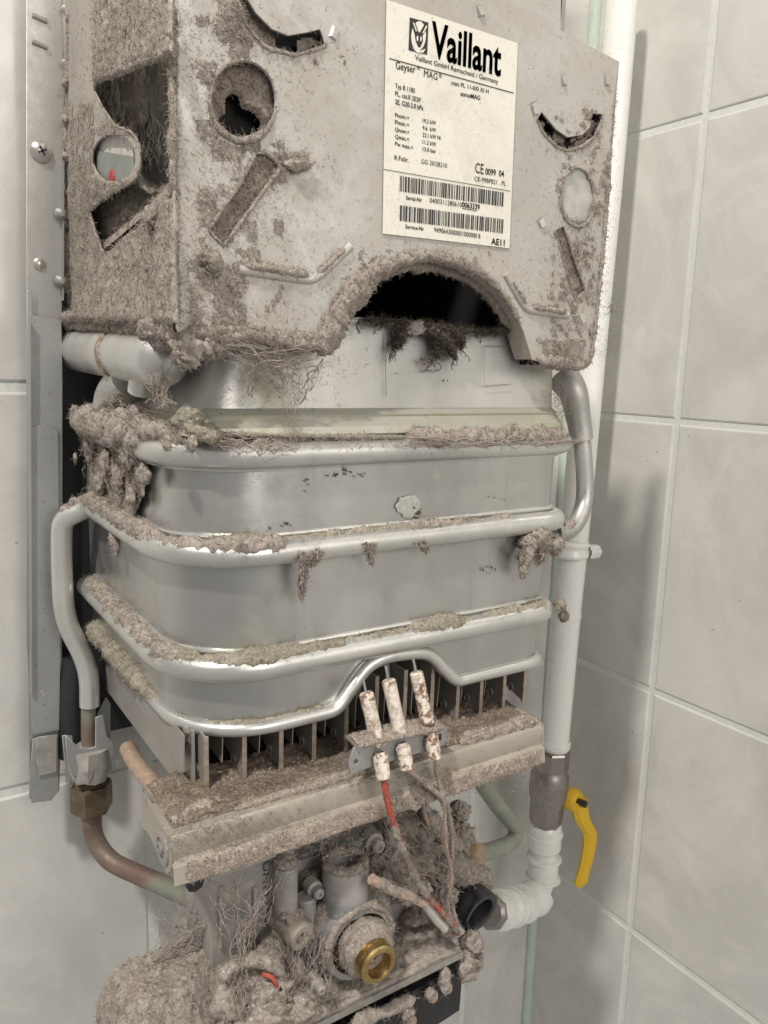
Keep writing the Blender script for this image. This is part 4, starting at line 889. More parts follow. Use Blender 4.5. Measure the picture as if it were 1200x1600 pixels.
# edges: bottom hem, arch roll, left crease, right edge
hem = [fp(282, 522), fp(330, 527), fp(400, 530), fp(460, 540), fp(505, 540)]
d.ridge(crom(hem, 8), .0036, (0, 0, .001), .9, seed=3); d.ridge(crom([fp(300, 520), fp(380, 518), fp(470, 528), fp(510, 530)], 8), .003, (0, .001, 0), .9, seed=4)
arch = [fp(x, y) for x, y in ((500, 556), (510, 535), (522, 506), (545, 468), (580, 430), (620, 410), (665, 400), (715, 410), (762, 436), (795, 472), (812, 505))]
n_a = np.interp(np.linspace(0, 1, 11), [0, .2, .45, .7, 1], [.0070, .0072, .0040, .0026, .0014])
ap = resample(crom(arch, 8), .0011); d.ridge(ap, np.interp(np.linspace(0, 1, len(ap)), np.linspace(0, 1, 11), n_a), (0, .000, 0), .75, seed=5)
ap2 = resample(crom([p+np.array([.002, .012, -.003]) for p in arch[1:]], 8), .0011); d.ridge(ap2, np.interp(np.linspace(0, 1, len(ap2)), [0, .4, 1], [.007, .004, .0035]), (0, 0, 0), .8, seed=6)
d.ridge(crom([fp(274, 10), fp(275, 200), fp(277, 380), fp(279, 505)], 10), .0011, (0, 0, 0), .8, seed=7, n=12)
d.ridge(crom([fp(268, -20), fp(270, 90), fp(271, 200), fp(272, 300)], 10), .0019, (-.0005, 0, 0), .9, seed=8, n=14)
d.ridge(crom([fp(965, 110), fp(955, 230), fp(945, 350), fp(933, 480), fp(922, 568)], 10), .0019, (0, 0, 0), .95, seed=9, n=14, cov=([0, .3, .5, 1], [.2, .6, 1.0, 1.1]))
d.ridge(crom([fp(838, 560), fp(870, 566), fp(905, 572), fp(920, 565)], 8), .0034, (0, 0, 0), .85, seed=10)
# round the openings
for (cx, cy, rx, ry, r, sd) in ((380, 157, 52, 63, .0014, 11), (903, 308, 27, 46, .0011, 12)):
    L = ell(cx, cy, rx, ry, 30); d.ridge(crom([fp(*p) for p in L+L[:1]], 3), r, (0, 0, 0), .9, seed=sd, n=14, cov=([0, .1, .2, .4, .5, .6, .7, .8, 1], [.2, .9, 1.3, 1.2, .5, .2, .6, .1, .2]))
for L, r in ((CRES_R[:7], .0012), (CRES_L[:6], .0012), (SLOT_L+SLOT_L[:1], .0012), (SLOT_R+SLOT_R[:1], .0007)):
    d.ridge(resample(np.array([fp(*p) for p in L]), .003), r, (0, 0, 0), .9, seed=len(L), n=12)
# top sides of the ribs and tabs
d.ridge(crom([fp(378, 418), fp(430, 426), fp(484, 434)], 8), .0020, (0, -.0016, .0012), .7, seed=14, n=14); d.ridge(crom([fp(488, 433), fp(502, 424), fp(543, 386)], 8), .0020, (0, -.0016, .001), .7, seed=15, n=14)
d.ridge(crom([fp(792, 432), fp(808, 460), fp(824, 482)], 8), .0012, (0, -.0016, .0006), .7, seed=16, n=12); d.ridge(crom([fp(824, 482), fp(850, 486), fp(884, 491)], 8), .0016, (0, -.0016, .001), .7, seed=17, n=12)
d.ridge(crom([fp(440, 256), fp(462, 258), fp(485, 260)], 8), .0036, (0, -.003, 0), .8, seed=18)
d.clump(fp(326, 415)+[0, -.003, .002], .0050, 19)
d.fuzz(9000, .0042, .00014, .9, .05)
d.fibers(np.array([py(951+RNG.rand()*6, 470+RNG.rand()*30, YP) for _ in range(24)]), np.tile([1, 0, -.2], (24, 1)), .012, .0002, 6, .7, .1)
d.lint([(385, 160, 62, 75, 1500), (330, 60, 45, 60, 900), (300, 250, 22, 190, 1500), (380, 300, 60, 70, 1200), (310, 450, 30, 55, 1500), (400, 500, 70, 22, 1100), (470, 90, 60, 28, 600), (460, 258, 35, 16, 400), (450, 425, 60, 14, 350),
        (540, 450, 45, 50, 800), (690, 395, 90, 12, 700), (890, 215, 45, 30, 700), (903, 308, 38, 55, 900), (890, 420, 35, 60, 1100), (935, 330, 14, 150, 1000), (880, 545, 35, 22, 900), (830, 470, 30, 30, 400), (600, 250, 260, 220, 900)],
       lambda x, y: py(x, y, YP-.0001), FR, HOLES, (273, -20, 966, 572))
d.lint([(690, 200, 70, 110, 260), (620, 340, 15, 40, 60), (700, 380, 60, 6, 90)], lambda x, y: py(x, y, LY-.0012), FR, (), (604, 40, 794, 384), .0014, .00008)
solo('casing_front_dust', d, DUST, 'grey pink lint clinging to the front panel of the heater casing and round its arch', 'dust', 'stuff', angle=0)

# ---- filling behind the panel openings
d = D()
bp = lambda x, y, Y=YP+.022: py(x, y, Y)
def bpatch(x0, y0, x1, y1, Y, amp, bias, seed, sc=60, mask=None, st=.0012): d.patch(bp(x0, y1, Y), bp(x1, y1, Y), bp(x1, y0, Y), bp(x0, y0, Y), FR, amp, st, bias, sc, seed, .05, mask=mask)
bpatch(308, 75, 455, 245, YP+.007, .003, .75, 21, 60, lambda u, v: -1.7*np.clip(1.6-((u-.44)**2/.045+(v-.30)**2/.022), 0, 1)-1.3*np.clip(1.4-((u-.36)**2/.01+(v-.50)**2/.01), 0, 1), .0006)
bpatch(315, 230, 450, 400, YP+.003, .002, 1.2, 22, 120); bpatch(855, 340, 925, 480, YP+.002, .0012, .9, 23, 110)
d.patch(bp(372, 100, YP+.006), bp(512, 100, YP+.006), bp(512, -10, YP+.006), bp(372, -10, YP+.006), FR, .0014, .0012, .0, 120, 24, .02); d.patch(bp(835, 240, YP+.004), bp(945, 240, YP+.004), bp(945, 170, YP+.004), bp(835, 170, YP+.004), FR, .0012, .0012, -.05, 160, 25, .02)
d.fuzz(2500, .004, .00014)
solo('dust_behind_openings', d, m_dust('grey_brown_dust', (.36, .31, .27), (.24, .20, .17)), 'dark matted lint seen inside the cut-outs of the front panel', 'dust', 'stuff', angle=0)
g = G(); P0 = [bp(312, 80, YP+.016), bp(455, 80, YP+.016), bp(455, 242, YP+.016), bp(312, 242, YP+.016)]; g.quadslab(P0[3], P0[2], P0[1], P0[0], np.array([0, .001, 0])); part('shade_backing', g, SHADEBLK, H, smooth=False)  # black sheet added behind the round hole as its dark depth
g = G(); P0 = [bp(830, 165, YP+.010), bp(955, 165, YP+.010), bp(955, 245, YP+.010), bp(830, 245, YP+.010)]; g.quadslab(P0[3], P0[2], P0[1], P0[0], np.array([0, .001, 0])); part('shade_backing', g, BLACKM, H, smooth=False)  # dark sheets added behind both crescents to paint the shade inside
g = G(); P0 = [bp(360, -40, YP+.016), bp(530, -40, YP+.012), bp(530, 100, YP+.012), bp(360, 100, YP+.012)]; g.quadslab(P0[3], P0[2], P0[1], P0[0], np.array([0, .001, 0])); part('shade_backing', g, BLACKM, H, smooth=False)

# ---- on the casing side
d = D()
def spatch(pts, amp=.002, bias=0, seed=0, sc=70, edge=.15, off=0, mask=None): a_, b_, c_, e_ = [px(x, y, XS-.0006+off) for x, y in pts]; d.patch(a_, b_, c_, e_, LF+UP*.3, amp*.2, .0016, bias, sc*1.5, seed, edge, mask=mask, cull=[OPEN, ell(178, 247, 34, 39, 24)])
def slope(lo_a, lo_b, hi_b, hi_a, out, amp, seed, nz=.7, bias=1.1):
    d.patch(px(*lo_a, XS-out), px(*lo_b, XS-out), px(*hi_b, XS-.0008), px(*hi_a, XS-.0008), LF+UP*nz, amp, .0014, bias, 70, seed, .02)
slope((108, 497), (277, 505), (271, 306), (168, 398), .010, .0016, 32)
slope((146, 122), (270, 82), (269, -40), (150, -40), .007, .0013, 29)
d.ridge(crom([px(148, 122, XS-.005), px(190, 112, XS-.006), px(230, 96, XS-.006), px(262, 84, XS-.006)], 8), .0022, (0, 0, 0), 1.2, seed=28, n=14)
spatch([(103, 497), (200, 500), (170, 390), (103, 380)], .0032, .8, 33, 60, .05); spatch([(103, 400), (160, 400), (150, 290), (103, 290)], .0022, .5, 34, 60, .08)
spatch([(108, 345), (145, 345), (220, 280), (108, 275)], .0034, .6, 35, 60, .08)
spatch([(105, 300), (150, 300), (150, 150), (105, 150)], .0012, .05, 36, 90, .1); spatch([(140, 215), (220, 215), (215, 180), (140, 180)], .003, .2, 37, 80, .2)
spatch([(125, 310), (225, 315), (225, 278), (125, 272)], .0046, .9, 38, 70, .15)
OP = crom([px(x, y, XS-.0006) for x, y in OPEN+OPEN[:1]], 3); d.ridge(OP, .0007, (0, 0, 0), 1.3, seed=47, n=12, cov=([0, .08, .2, .3, .45, .55, .7, .8, 1], [1.3, .3, .1, .5, 1.2, .4, 1.3, .5, 1.0]))
# dust on the slanting baffle inside
a_, b_, c_, e_ = px(140, 120, XS+.006), V(XS+.042, YP+.034, .34), V(XS+.042, YP+.034, .14), px(140, 320, XS+.006)
d.patch(e_, c_, b_, a_, LF, .0018, .0012, .12, 70, 39, .05)
d.patch(px(128, 385, XS+.004), px(266, 330, XS+.025), px(266, 280, XS+.035), px(128, 300, XS+.004), LF, .004, .0013, .7, 55, 40, .02)
d.patch(px(150, 400, XS+.004), px(266, 303, XS+.004), px(266, 285, XS+.035), px(150, 380, XS+.03), UP, .003, .0013, 1.0, 55, 41, .02)
# drifts on the ledges
d.ridge(crom([px(85, 502, XS-.004), px(130, 497, XS-.004), px(190, 500, XS-.004), px(245, 506, XS-.004), px(268, 510, XS-.004)], 8), .0040, (-.001, 0, .001), .9, seed=42)
d.ridge(crom([px(90, 512, XF-.012), px(140, 512, XF-.012), px(180, 516, XF-.012), px(250, 520, XF-.012)], 8), .0036, (0, 0, .002), .9, seed=43)
d.ridge(crom([px(104, 500, XS), px(104, 300, XS), px(106, 120, XS), px(107, 20, XS)], 12), .0018, (0, 0, 0), .9, seed=44, n=14)
for k in range(7): y = 130+k*58; d.clump(px(104, y, XS-.001), .0032, 50+k, .8)
d.clump(px(238, 345, XS-.004), .0055, 60, .9); d.clump(px(85, 520, XF-.004), .0055, 61, .9); d.clump(px(135, 385, XS+.001), .004, 62)
d.ridge(crom([px(158, 530, XF-.016), px(160, 555, XF-.018), px(172, 585, XF-.014)], 6), .0030, (0, 0, 0), .8, seed=45, n=14)
d.clump(py(338, 541, YP+.004), .006, 66, .9); d.clump(py(318, 545, YP+.002), .006, 67, .9); d.clump(px(258, 526, XS-.006), .007, 63, .9); d.clump(px(290, 548, XS), .007, 64, 1.0); d.clump(px(240, 520, XS-.01), .007, 65, .9)
d.fuzz(9000, .005, .00015, .9, .15)
d.lint([(150, 60, 30, 60, 900), (130, 200, 16, 90, 900), (180, 200, 30, 30, 500), (140, 330, 30, 60, 800)], lambda x, y: px(x, y, XS-.0001), LF, [OPEN, ell(178, 247, 34, 39, 24)], (104, -20, 268, 500))
# long hanging fibres in the opening
O = np.array([px(165+RNG.rand()*98, 95+RNG.rand()*160, XS+.002+RNG.rand()*.008) for _ in range(260)]); d.fibers(O, np.tile([.1, -.3, -1.0], (260, 1))+RNG.normal(size=(260, 3))*.2, .010, .0001, 6, .35, .25)
solo('casing_side_dust', d, DUST, 'thick pinkish lint drifted over the left side panel and the fat pipe beneath it', 'dust', 'stuff', angle=0)

# ---- on the coil tubes
def sub_path(P, f0, f1): n = len(P); return P[int(n*f0):max(int(n*f0)+3, int(n*f1))]
def frac_at(P, xq, front=True):   # fraction of path whose projection is nearest the column xq
    q = P-CAM; x = 600+FPX*(q@RC[0])/(q@RC[2]); return np.argmin(np.abs(x-xq)+ (0))/len(P)
d = D()
def idx_at(P, xq, after=0):      # first leg and front of a wrapped path only, never its far return leg
    q = P-CAM; x = 600+FPX*(q@RC[0])/(q@RC[2]); e = int(np.argmax(x))+1; return after+int(np.argmin(np.abs(x[after:e]-xq)))
i0 = idx_at(T1, 240)/len(T1)
d.ridge(sub_path(T1, 0, i0), .0092, (-.002, 0, .006), .75, seed=71, sc=120)
e0, e1, e2, e3, e4 = [idx_at(T1, q_) for q_ in (225, 350, 440, 650, 900)]
d.ridge(T1[e0-6:e1], .0058, (0, .002, .0078), .8, seed=72, cov=([0, .5, 1], [1.4, 1.2, 1.0])); d.ridge(T1[e1-4:e2], .0056, (0, 0, .0042), .8, seed=70, cov=([0, .2, .8, 1], [.6, 1.2, 1.2, .5]))
d.ridge(T1[e2-4:e3], .0040, (0, .001, .0060), .8, seed=69, cov=([0, .5, 1], [.9, .8, 1.0])); d.ridge(T1[e3-5:e4], .0054, (0, -.0010, .0050), .8, seed=68, cov=([0, .1, .9, 1], [.7, 1.2, 1.1, .8]))
# torn mat hanging from the upper coil at the left
for (x, y, r, sd) in ((120, 650, .009, 1), (150, 665, .011, 2), (180, 680, .012, 3), (215, 690, .010, 4), (140, 700, .010, 5), (165, 720, .010, 6), (200, 715, .011, 7), (225, 740, .007, 8), (155, 755, .009, 9), (185, 755, .009, 10), (205, 775, .006, 11), (150, 790, .008, 12), (170, 800, .008, 13), (260, 690, .006, 14), (300, 692, .005, 15), (118, 715, .004, 16)):
    d.clump(px(x, y, .143-.004+(x-120)*0.0), r*.9, 100+sd, .85, 150, squash=(.45, 1, 1))
a_, b_, c_, e_ = px(125, 820, .1435), px(215, 800, .1435), px(240, 700, .1435), px(115, 650, .1435)
d.patch(px(137, 810, .144), px(215, 850, .144), px(235, 700, .144), px(137, 660, .144), LF, .0035, .0012, .55, 60, 73, .1)
d.ridge(crom([px(172, 790, .140), px(178, 820, .139), px(182, 870, .138)], 6), .0032, (0, 0, 0), .9, seed=74, n=16)
j0 = frac_at(T2[60:], 300)*(len(T2)-60)/len(T2)+60/len(T2)
s2 = 0
q = T2-CAM; xx = 600+FPX*(q@RC[0])/(q@RC[2]); yy = 800+FPX*(q@RC[1])/(q@RC[2])
top_i = int(np.argmin(np.where(xx < 140, yy, 9999)))
k1 = idx_at(T2, 250, top_i); k2 = idx_at(T2, 470, top_i); k3 = idx_at(T2, 810, top_i); ke = idx_at(T2, 868, top_i)
d.ridge(T2[top_i-6:k1], .0062, (-.001, 0, .0052), .6, seed=75); d.ridge(T2[k1-8:k2], .0050, (0, -.0012, .0040), .6, seed=76, cov=([0, .6, .9, 1], [1, 1.3, 1.1, .2]))
d.ridge(T2[k2:k3], .0042, (0, .0, .0050), .8, seed=77, cov=([0, .1, .3, .42, .5, .6, .7, .75, 1], [.7, .8, .7, .7, 1.2, 1.3, 1.1, .7, .8]))
d.ridge(T2[top_i-9:top_i+1], .0052, (0, 0, .004), .8, seed=78)
d.clump(py(840, 840, .415), .010, 79, .8); d.clump(py(862, 850, .418), .008, 80, .8); d.clump(py(825, 850, .412), .006, 81, .9); d.ridge(crom([py(830, 845, .412), py(822, 872, .410), py(815, 905, .409)], 8), .0034, (0, 0, 0), .9, seed=82, n=16, cov=([0, .8, 1], [1.3, 1, .2]))
d.ridge(crom(ub[2:18], 2), .0046, (-.001, -.001, .004), .8, seed=83, cov=([0, .3, .7, 1], [1.2, 1, .4, 0]))
k1 = idx_at(T3, 300); d.ridge(T3[:k1], .0062, (0, 0, .0048), .5, seed=84)
# drips and tufts
for (x0, y0, x1, y1, n_) in ((478, 868, 470, 905, 26), (474, 890, 469, 945, 16), (578, 852, 579, 886, 18), (500, 862, 484, 888, 14), (820, 860, 816, 905, 34), (850, 860, 838, 885, 24), (662, 850, 664, 866, 8)):
    for q_ in range(n_):
        A_ = py(x0+RNG.normal()*5, y0+RNG.normal()*3, .409); B_ = py(x0+(x1-x0)*(.5+.5*RNG.rand())+RNG.normal()*2, y0+(y1-y0)*(.4+.6*RNG.rand()), .411); d.strand(A_, B_, .0013*(.5+RNG.rand()), 0, q_, .0015, 5)
# hanging bits at the collar
d.clump(py(645, 512, .428), .006, 90, .9, squash=(1.4, .6, .8))
d.lint([(450, 560, 70, 25, 500), (400, 640, 60, 25, 300), (640, 690, 160, 6, 700), (200, 780, 30, 50, 500), (550, 850, 150, 6, 500)], lambda x, y: py(x, y, .430 if y < 665 else .4125), FR, (), (330, 530, 880, 900))
d.fuzz(13000, .0045, .00015, .9, .1)
for k in range(46):
    x = 122+RNG.rand()*110; y = 670+RNG.rand()*110; A_ = px(x, y, .139); d.strand(A_, A_+np.array([0, RNG.normal()*.003, -.003-.006*RNG.rand()]), .0005, 0, k, .002, 3)
solo('coil_dust', d, DUST, 'pinkish grey lint heaped on the upper coils and torn mat hanging at their left', 'dust', 'stuff', angle=0)
d = D()
k4 = idx_at(T3, 868, k1); d.ridge(T3[k1-10:k4], .0052, (0, 0, .0046), .5, seed=91, cov=([0, .3, .6, .9, 1], [1.2, 1.1, 1.0, 1.0, .8]))
d.ridge(T3[:k1], .0050, (.001, .004, .0052), .5, seed=92)
d.ridge(T2[k2-20:k3], .0040, (0, .001, .0056), .5, seed=93, cov=([0, .4, .75, 1], [1.1, 1.0, .8, .8]))
kr = idx_at(rimp, 270); d.ridge(rimp[:kr], .0062, (-.002, 0, .0028), .5, seed=94, cov=([0, .5, .85, 1], [1.1, 1.2, .6, .1]))
d.ridge(rimp[kr:idx_at(rimp, 520, kr)], .0020, (0, .0005, .003), .5, seed=95, n=14); 
d.clump(py(876, 945, .416), .0045, 96, 1.0); d.clump(py(882, 962, .42), .004, 97, 1.0)
d.ridge(crom([py(288, 662, .424), py(310, 676, .420), py(350, 680, .418)], 8), .0042, (0, 0, 0), .8, seed=99); d.clump(py(300, 655, .428), .006, 403, .8)
P = crom([py(340, 678, .418), py(480, 681, .418), py(650, 683, .418), py(860, 676, .418)], 12); d.ridge(P, .0014, (0, 0, 0), .8, seed=98, n=12)
d.fuzz(5000, .0032, .00014, .9, 0)
solo('greenish_coil_dust', d, DUSTG, 'yellowish green grit settled on the lowest coils and rim', 'dust', 'stuff', angle=0)
d = D(); d.patch(py(606, 824, .4205), py(674, 822, .4205), py(674, 758, .4205), py(606, 760, .4205), FR, .00004, .0006, .25, 180, 720, 0, lift=.00004, mask=lambda u, v: .9-3.2*((u-.5)**2/.19+(v-.5)**2/.17))
solo('corroded_film', d, SPOT, 'pale green corroded film in the middle of the second band of the heater shell', 'stain', 'stuff', angle=0)
# ---- dark tufts under the collar
d = D()
for (pts, r) in (([(635, 503), (628, 518), (615, 545)], .0030), ([(660, 505), (684, 522), (700, 540), (712, 562)], .0038), ([(700, 512), (716, 528), (720, 545)], .0028), ([(678, 520), (684, 540), (680, 560)], .0020), ([(615, 508), (660, 506), (700, 514), (740, 516)], .0022), ([(560, 499), (600, 501), (640, 505)], .0009), ([(740, 517), (790, 516), (812, 500)], .0020)):
    lo = len(d.v); d.ridge(crom([py(x, y, .430) for x, y in pts], 8), r, (0, -.001, 0), 1.8, seed=int(r*1e5), n=16, sc=330); d.fuzz(420, .0055, .0002, 1.0, .25, lo=lo)
    for q_ in range(10):
        A_ = py(*pts[RNG.randint(len(pts))], .429); d.strand(A_, A_+np.array([RNG.normal()*.003, 0, -.003-.006*RNG.rand()]), .0006, 0, q_, .002, 4)
for (x, y, w_, h_, Yf, sd, bi) in ((668, 565, 16, 8, .4305, 1, -.3), (692, 592, 12, 5, .429, 2, -.3), (652, 805, 9, 18, .4205, 3, -.25), (763, 890, 18, 9, .4195, 4, -.28), (480, 765, 5, 25, .4215, 5, -.42), (540, 738, 50, 10, .4215, 6, -.5), (440, 822, 40, 9, .4205, 7, -.46), (775, 780, 24, 7, .4205, 8, -.46)):
    d.patch(py(x-w_, y+h_, Yf), py(x+w_, y+h_, Yf), py(x+w_, y-h_, Yf), py(x-w_, y-h_, Yf), FR, .0003, .0005, bi, 700, 700+sd, .2, lift=.0003)
d.fuzz(900, .003, .00014, .9, .1)
solo('sooty_tufts', d, DUSTD, 'dark sooty tufts hanging over the hood collar below the arch', 'soot', 'stuff', angle=0)

# ---- on the manifold bar
d = D(); yb_ = .448
d.patch(V(X0+.003, .404, zt_+.0006), V(X1-.004, .404, zt_+.0006), V(X1-.004, .452, zt_+.003), V(X0+.003, .452, zt_+.003), UP, .004, .0014, 1.2, 60, 201, .02)
lo = len(d.v); d.fuzz(5000, .0020, .00014)
solo('burner_bed_dust', d, DUSTB, 'brown gritty dust lying on top of the burner bar beneath the blades', 'dust', 'stuff', angle=0)
d = D()
d.patch(V(X0, .3918, zt_-.0278), V(X1, .3918, zt_-.0278), V(X1, .3945, zt_-.0172), V(X0, .3945, zt_-.0172), FR+UP*.5, .0012, .0014, .62, 70, 202, .04)
d.ridge(resample(np.array([V(X0+.004, .408, zt_+.003), V(X0+.04, .412, zt_+.003)]), .002), .0075, (0, .002, -.004), .6, seed=204)
d.ridge(resample(np.array([V(X0+.04, .4035, zt_+.001), V(X1-.1, .4035, zt_+.001)]), .002), .0030, (0, .001, 0), .6, seed=205, n=14)
d.ridge(resample(np.array([V(X0+.004, .3928, zt_-.0278), V(X1, .3928, zt_-.0278)]), .002), .0013, (0, 0, 0), .9, seed=206, n=14)
d.ridge(resample(np.array([V(X1-.075, .402, zt_+.001), V(X1, .402, zt_+.001)]), .002), .0048, (0, .003, 0), .7, seed=207, n=16)
d.lint([(400, 1290, 120, 14, 900), (650, 1215, 120, 14, 900), (420, 1320, 120, 12, 700)], lambda x, y: py(x, y, .3958), FR, (), (250, 1130, 850, 1380))
A_, B_ = py(558, 1168, YE-.0005), py(694, 1137, YE-.0005); d.patch(A_+[0, -.002, .001], B_+[0, -.002, .001], B_+[0, .012, .0035], A_+[0, .012, .0035], UP, .0018, .0011, .9, 70, 208, .05)
d.ridge(resample(np.array([A_+[0, -.001, .001], B_+[0, -.001, .001]]), .002), .0015, (0, 0, 0), .8, seed=209, n=12)
d.fuzz(6000, .0028, .00014)
solo('manifold_dust', d, m_dust('tan_dust', (.48, .415, .36), (.35, .29, .245), (.56, .50, .44)), 'tan dust caked on the front of the burner bar and the electrode bracket', 'dust', 'stuff', angle=0)

# ---- lower group: heavy blankets
d = D()
zc = zt2
# housing mound at the lower left
U_, V_ = np.meshgrid(np.linspace(0, 1, 170), np.linspace(0, 1, 150)); x0m, x1m = py(168, 1560, .44)[0], .206
Xm = x0m+(x1m-x0m)*U_; t = V_; Ym = .475-.09*t; edge = np.clip(np.minimum(U_/.14, (1-t)/.02+.2), 0, 1)
hz = (zc-.004+1.5) - .035*(1-np.sqrt(np.clip(1-(1-np.clip(U_/.22, 0, 1))**2, 0, 1))) + 0*t; roll = np.clip((t-.42)/.58, 0, 1); Zm = hz - .085*roll**1.5; Ym = Ym-.69+ .012*roll*0
Pm = np.stack([Xm, Ym, Zm], -1); nz = fbm(Pm, 60, 3, 5)-.5; nf = fbm(Pm, 380, 4, 6)-.5
Pm = Pm+np.array([-.25, -.5, .8])*(nz*.014+nf*.005)[..., None]
idx = np.arange(170*150).reshape(150, 170); q = np.stack([idx[:-1, :-1], idx[:-1, 1:], idx[1:, 1:], idx[1:, :-1]], -1).reshape(-1, 4); d.add(Pm.reshape(-1, 3), q)
# blanket along floor of the tray
d.patch(py(380, 1625, .41), py(500, 1610, .412), py(520, 1530, .45), py(420, 1500, .45), UP+FR*.7, .007, .0012, .8, 45, 211, .04)
d.patch(TA+[.004, .002, .0015], TB+[-.004, .002, .0015], TB+[0, .085, .004], TA+[-.02, .085, .004], UP, .006, .0012, .45, 50, 212, .03)
Lc = [(445, 1348, .43, .0075, (1, 1, .6)), (485, 1368, .445, .0075, (1, 1, .5)), (452, 1432, .425, .0085, (1, 1, .8)), (470, 1455, .42, .008, (1, 1, .8)), (420, 1492, .415, .0095, (1, 1, 1)), (432, 1475, .425, .007, (1, 1, 1)),
      (505, 1400, .445, .009, (1, .6, 1)), (500, 1430, .438, .010, (1, .6, 1)), (620, 1290, .45, .014, (1, 1, 1)), (590, 1300, .47, .012, (1.3, 1, .7)), (560, 1295, .49, .014, (1.5, 1, .7)), (650, 1300, .45, .015, (1, 1, 1)), (640, 1340, .45, .016, (1.2, 1, .8)), (680, 1310, .46, .016, (1, 1, .8)), (720, 1310, .465, .012, (1, 1, 1)),
      (600, 1370, .44, .014, (1.4, 1, .6)), (640, 1390, .43, .011, (1.4, 1, .6)), (600, 1345, .45, .013, (1, 1, 1)), (685, 1365, .45, .012, (1, 1, .8)), (655, 1430, .44, .009, (1.2, 1, .6)), (640, 1450, .45, .009, (1, 1, .7)), (670, 1465, .43, .008, (1.4, 1, .5)), (640, 1490, .43, .008, (1.6, 1, .5)),
      (700, 1450, .42, .008, (1, 1, .7)), (735, 1475, .42, .010, (1, 1, .9)), (742, 1500, .42, .008, (1, 1, 1)), (725, 1510, .41, .010, (.7, 1, 1)), (720, 1270, .47, .008, (1, 1, 1)), (694, 1400, .44, .009, (1, 1, 1)), (380, 1530, .40, .012, (1.3, 1, .7)), (360, 1560, .395, .012, (1, 1, 1)), (410, 1560, .39, .013, (1.3, 1, .8)), (450, 1580, .385, .013, (1.5, 1, .7)), (400, 1600, .38, .014, (1.5, 1, .8)), (470, 1545, .42, .009, (1.2, 1, 1)), (462, 1510, .42, .007, (.7, 1, 1.2)), (525, 1580, .415, .004, (1.6, 1, .6))]
for k, (x, y, Y, r, sq) in enumerate(Lc): d.clump(py(x, y, Y), r, 300+k, .75, 130, 20, sq)
# rim of the socket boss and crown of the housing
c0 = py(540, 1347, .425); r = rad(36, c0); L = [c0+np.array([r*.78*math.cos(t), r*.78*math.sin(t), .0012]) for t in np.linspace(0, 6.2832, 30)]; d.ridge(np.array(L), .0036, (0, 0, 0), .6, seed=213, n=16, flat_=.7)
c0 = py(551, 1460, .420); L = [c0+np.array([r0*.93*math.cos(t), -.009-.0*t, r0*.93*math.sin(t)]) for t in np.linspace(math.pi*1.15, -.35, 40)]; d.ridge(crom(L, 2), .0030, (0, 0, .001), .8, seed=214)
L = [c0+np.array([r0*1.02*math.cos(t), .006, r0*1.02*math.sin(t)]) for t in np.linspace(math.pi*1.1, -.2, 40)]; d.ridge(crom(L, 2), .0055, (0, 0, .001), .8, seed=215)
# dusted brass spindle (upper half)
L = [c0+np.array([0, -t, .0028]) for t in np.linspace(.002, .0285, 16)]; d.ridge(np.array(L), rad(35, c0), (0, 0, 0), .22, seed=216, n=40, sc=220)
d.ridge(resample(np.array([py(690, 1350, .45), py(725, 1368, .447), py(760, 1385, .447)]), .002), .0120, (0, 0, .002), .6, seed=217)
d.ridge(W6, .0042, (0, 0, .001), .7, seed=218, n=16); d.ridge(W3, .0014, (0, 0, 0), .9, seed=219, n=10); d.ridge(W2, .0017, (0, 0, 0), .9, seed=220, n=10)
d.ridge(W1, .0018, (-.0006, -.0006, .0006), .9, seed=221, n=12, cov=([0, .2, .3, .6, .7, 1], [.3, .9, 1.2, 1.3, .8, 1.6]))
d.ridge(crom([py(668, 1255, .44), py(665, 1275, .44), py(690, 1300, .44), py(720, 1325, .45)], 6), .0055, (0, 0, 0), .8, seed=222)
d.ridge(resample(np.array([TA+[0, .004, .001], TB+[0, .004, .001]]), .002), .0022, (0, 0, 0), .9, seed=223, n=14)
d.ridge(crom([py(345, 1535, .395), py(360, 1512, .395), py(395, 1500, .392), py(430, 1512, .392), py(445, 1530, .392)], 8), .0042, (0, 0, 0), .7, seed=224)
d.ridge(resample(np.array([py(548, 1605, .402), py(650, 1560, .402)]), .002), .0042, (0, 0, .001), .5, seed=225)
d.clump(py(632, 1580, .403), .006, 340, .5); d.clump(py(672, 1553, .406), .004, 341, .5); d.ridge(resample(np.array([py(694, 1508, .407), py(696, 1555, .405)]), .002), .0040, (0, 0, 0), .8, seed=226, n=16)
d.fuzz(16000, .005, .00016, .9, .12)
solo('lower_dust_blanket', d, DUST, 'thick felt of grey pink lint burying the valve group at the bottom', 'dust', 'stuff', angle=0)
# red ring poking from the lint and a black stalk
g = G(); g.tube(crom([py(410, 1522, .388), py(425, 1528, .386), py(432, 1545, .386), py(420, 1560, .386)], 6), .0014, 10); part('red_seal', g, RED, H)
g = G(); g.tube([py(436, 1545, .384), py(452, 1570, .382)], .0016, 8); part('black_stalk', g, BLACKP, H)

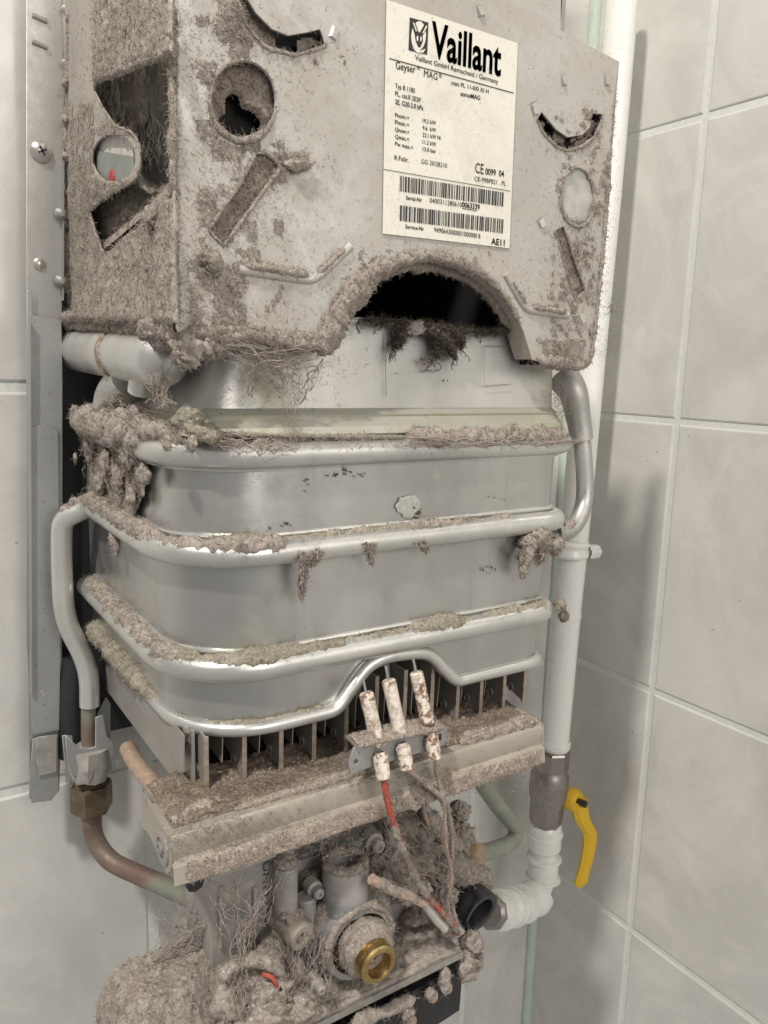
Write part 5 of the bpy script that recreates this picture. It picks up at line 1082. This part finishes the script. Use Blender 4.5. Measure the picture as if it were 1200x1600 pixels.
# ---- cobwebs and hanging strands
d = D(); k = 0
def web(pa, pb, n, r=.0003, spread=.006, sag=.004, fz=4):
    global k
    for i in range(n):
        A_ = pa+RNG.normal(size=3)*spread*np.array([1.2, .5, .8]); B_ = pb+RNG.normal(size=3)*spread*np.array([1, .4, .5]); d.strand(A_, B_, r*(.5+RNG.rand()), sag*RNG.rand(), k, .003, fz); k += 1
web(py(345, 1365, .40), py(380, 1450, .395), 26, .0003, .007); web(py(430, 1365, .40), py(385, 1450, .395), 16, .0003, .005); web(py(385, 1440, .395), py(372, 1540, .39), 26, .0004, .003, .001); web(py(375, 1530, .385), py(372, 1620, .38), 16, .0005, .003)
web(py(300, 1410, .47), py(262, 1490, .47), 22, .0004, .008); web(py(262, 1420, .48), py(350, 1470, .45), 20, .0003, .007); web(py(245, 1490, .46), py(340, 1430, .45), 12, .0004, .003)
web(py(470, 1470, .41), py(462, 1560, .40), 26, .0003, .008); web(py(500, 1480, .41), py(500, 1570, .40), 22, .0003, .006)
web(py(400, 570, .415), py(390, 620, .425), 5, .0004, .002); web(py(505, 560, .415), py(470, 630, .426), 4, .0005, .001, .001, 8); web(py(455, 575, .418), py(465, 700, .416), 12, .0003, .004, .002, 8)
web(py(380, 545, .412), py(490, 565, .412), 26, .0004, .006, .006, 10); web(py(400, 560, .414), py(460, 600, .42), 16, .0003, .005, .004, 10); web(py(345, 540, .412), py(400, 570, .415), 6, .0003, .003, .006, 8)
web(px(250, 580, XF-.012), px(258, 635, XF-.012), 14, .0004, .003, 0, 8); web(px(235, 585, XF-.014), px(270, 630, XF-.01), 8, .0003, .003, 0, 6)
web(px(100, 590, XF+.0), px(105, 655, XF+.0), 14, .0009, .002, 0, 12); web(px(130, 590, XF), px(128, 650, XF), 4, .0002, .002, 0); web(px(180, 600, XF-.006), px(215, 660, XF-.006), 22, .0004, .006, .003, 8)
web(py(880, 590, .43), py(875, 680, .42), 16, .0003, .003, .002, 6); web(py(845, 615, .425), py(880, 625, .425), 5, .0002, .002, .004)
web(py(515, 1300, .44), py(498, 1330, .43), 6, .0005, .002, 0, 6); web(py(540, 1280, .44), py(522, 1320, .43), 4, .0005, .002, 0, 6); web(py(640, 1370, .41), py(632, 1410, .41), 5, .0004, .001, 0)
web(py(955, 520, .43), py(945, 575, .43), 3, .0003, .003); web(px(158, 640, XF-.006), px(240, 655, XF-.008), 22, .0005, .006, .002, 8)
d.clump(px(175, 635, XF-.002), .010, 400, .8, 120, 22, (.5, 1.3, .8)); d.clump(px(215, 650, XF-.002), .009, 401, .8, 120, 20, (.5, 1.3, .8)); d.clump(px(150, 655, XF-.002), .008, 402, .8)
web(py(605, 1310, .43), py(650, 1390, .42), 14, .0005, .010, .004, 5); web(py(645, 1300, .43), py(715, 1380, .43), 14, .0005, .010, .004, 5)
web(py(640, 690, .405), py(900, 690, .41), 10, .0006, .003, .002, 14); web(py(350, 690, .408), py(460, 700, .405), 8, .0006, .003, .002, 14)
solo('cobweb_strands', d, m_dust('web_fibre', (.50, .44, .39), (.40, .34, .30)), 'sagging dusty cobweb threads between the casing, coils and valve group', 'cobweb', 'stuff', angle=0)
